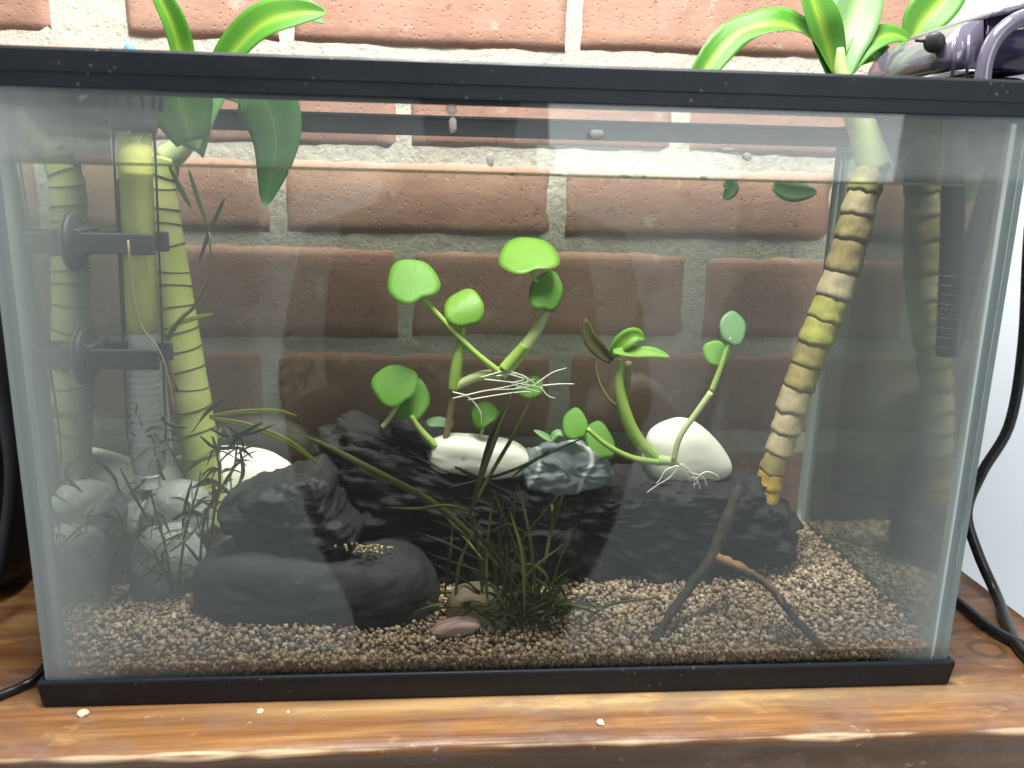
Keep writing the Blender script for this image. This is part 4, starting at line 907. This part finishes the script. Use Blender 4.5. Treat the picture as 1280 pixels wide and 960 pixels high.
def blob(name, px, py, Y, rx, rz, mat, label, cat, group, seed):
    c = at(px, py, Y=Y); bm = bmesh.new(); bmesh.ops.create_icosphere(bm, subdivisions=2, radius=1.0)
    for q in bm.verts:
        k = 1+0.35*noise.noise(q.co*1.4+Vector((seed, 0, 0))); q.co = Vector((q.co.x*rx*k, q.co.y*min(rx, rz)*.5, q.co.z*rz*k*(1.25 if q.co.z < 0 else .9)))
    me = bpy.data.meshes.new(name); bm.to_mesh(me); bm.free(); me.materials.append(M[mat]); me.polygons.foreach_set('use_smooth', [True]*len(me.polygons))
    o = bpy.data.objects.new(name, me); col.objects.link(o); o.location = tuple(c); return tag(o, label, cat, group)
DL = ['round clear droplet on the glass over the rear rim, upper of a close pair', 'tall clear droplet on the glass over the rear rim, lower of a close pair', 'single drop on the front glass just above the water line over bare brick', 'wide flat droplet on the front glass before the rear rim', 'round droplet at the end of a thin water streak on the front glass', 'thin flat water streak on the front glass ending in a round droplet']
for i, (px, py, a, b) in enumerate(((565, 136, .0028, .0022), (566, 155, .0020, .0036), (613, 199, .0018, .0030), (746, 167, .0040, .0022), (934, 195, .0024, .0018), (910, 187, .0034, .0010))):
    blob('water_droplet', px, py, -0.0004, a, b, 'droplet', DL[i], 'droplet', 'droplets on the front glass', i*3.1)
WL = ['duckweed scrap floating at the water line before the small submerged leaf tip', 'longest duckweed scrap at the water line, one of a close pair', 'duckweed scrap at the water line before the tan cane', 'shorter duckweed scrap at the water line, one of a close pair', 'smallest duckweed scrap at the water line above the round leaves']
for i, (px, py, a) in enumerate(((880, 222, .0022), (780, 220, .0030), (1101, 229, .0018), (805, 221, .0018), (640, 217, .0014))):
    blob('duckweed', px, py, 0.0075, a, .0009, 'duckweed', WL[i], 'duckweed', 'duckweed along the water line', i*2.3)

# ------------------------------------------------------------------ the photographer kneeling before the table: what the front glass mirrors
M['jumper'] = simple('dark_jumper', (0.012, 0.012, 0.014), 0.9, 60, 0.4, 0.4, 0.001, 0.2)
M['hair'] = simple('dark_hair', (0.012, 0.009, 0.008), 0.6, 120, 0.4, 0.5, 0.001)
M['skin'] = simple('skin', (0.42, 0.26, 0.19), 0.55, 40, 0.1, 0.1)
def skin_body(name, joints, edges, mat, parent, levels=2):
    me = bpy.data.meshes.new(name); me.from_pydata([j[0] for j in joints], edges, []); me.materials.append(M[mat])
    o = bpy.data.objects.new(name, me); col.objects.link(o); place(o, parent)
    o.modifiers.new('skin', 'SKIN'); sb = o.modifiers.new('sub', 'SUBSURF'); sb.levels = 1; sb.render_levels = levels
    if not me.skin_vertices: me.attributes.update() if hasattr(me.attributes, 'update') else None
    bpy.context.view_layer.objects.active = o
    if not me.skin_vertices: bpy.ops.mesh.customdata_skin_add()
    for i, j in enumerate(joints):
        me.skin_vertices[0].data[i].radius = j[1]; me.skin_vertices[0].data[i].use_root = (i == 0)
    return o
PX = -0.012
per = empty('person', (PX, -0.78, -0.75), 'person in dark clothes kneeling before the table, holding a phone', 'person')
J = [((PX, -0.76, -0.34), (.33, .13)), ((PX, -0.72, -0.17), (.255, .12)), ((PX, -0.68, 0.00), (.285, .11)), ((PX, -0.66, 0.15), (.21, .09)), ((PX, -0.65, 0.28), (.055, .055)), ((PX, -0.625, 0.345), (.058, .065)), ((PX, -0.61, 0.42), (.076, .095)), ((PX, -0.615, 0.50), (.060, .075))]
Ed = [(i, i+1) for i in range(7)]
for sg in (-1, 1):
    k = len(J)
    J += [((PX+sg*.175, -.67, .185), (.055, .055)), ((PX+sg*.195, -.60, -.02), (.05, .05)), ((PX+sg*.115, -.50, .16), (.030, .030)), ((PX+sg*.080, -.452, .250), (.022, .030))]
    Ed += [(3, k), (k, k+1), (k+1, k+2), (k+2, k+3)]
    for q in range(4):
        m = len(J); z = .285-.02*q
        J += [((PX+sg*.082, -.444, z-.005), (.0095, .0095)), ((PX+sg*.088, -.428, z), (.0085, .0085)), ((PX+sg*(.070+.003*q), -.4255, z+.002), (.0075, .0075))]; Ed += [(k+3, m), (m, m+1), (m+1, m+2)]
    m = len(J); J += [((PX+sg*.070, -.450, .275), (.010, .010)), ((PX+sg*.050, -.4455, .290), (.009, .009))]; Ed += [(k+3, m), (m, m+1)]
    k = len(J)
    J += [((PX+sg*.09, -.78, -.40), (.085, .085)), ((PX+sg*.12, -.60, -.69), (.058, .058)), ((PX+sg*.11, -.88, -.71), (.042, .042)), ((PX+sg*.11, -1.02, -.70), (.036, .04)), ((PX+sg*.11, -1.06, -.72), (.03, .03))]
    Ed += [(0, k), (k, k+1), (k+1, k+2), (k+2, k+3), (k+3, k+4)]
skin_body('body', J, Ed, 'jumper', per)
bm = bmesh.new(); bmesh.ops.create_icosphere(bm, subdivisions=4, radius=1.0)
for q in bm.verts:
    q.co = Vector((q.co.x*.086, q.co.y*.102, q.co.z*.10)) + Vector((PX, -.632, .475))
    if q.co.y > -.585 and q.co.z < .50: q.co.y = -.585
me = bpy.data.meshes.new('hair'); bm.to_mesh(me); bm.free(); me.materials.append(M['hair']); o = bpy.data.objects.new('hair', me); col.objects.link(o); place(o, per)
ph = empty('phone', (PX, -.436, .25), 'black phone held up in both hands of the kneeling person', 'phone')
bevel(mesh_obj('phone_body', *box(PX-.080, PX+.080, -.4400, -.4320, .243, .319), M['black'], ph, False), .003, 3)
mesh_obj('lens', *tube([(CAM[0], -.4320, CAM[2]), (CAM[0], -.4300, CAM[2])], .0060, 20)[:2], M['smoke'], ph)
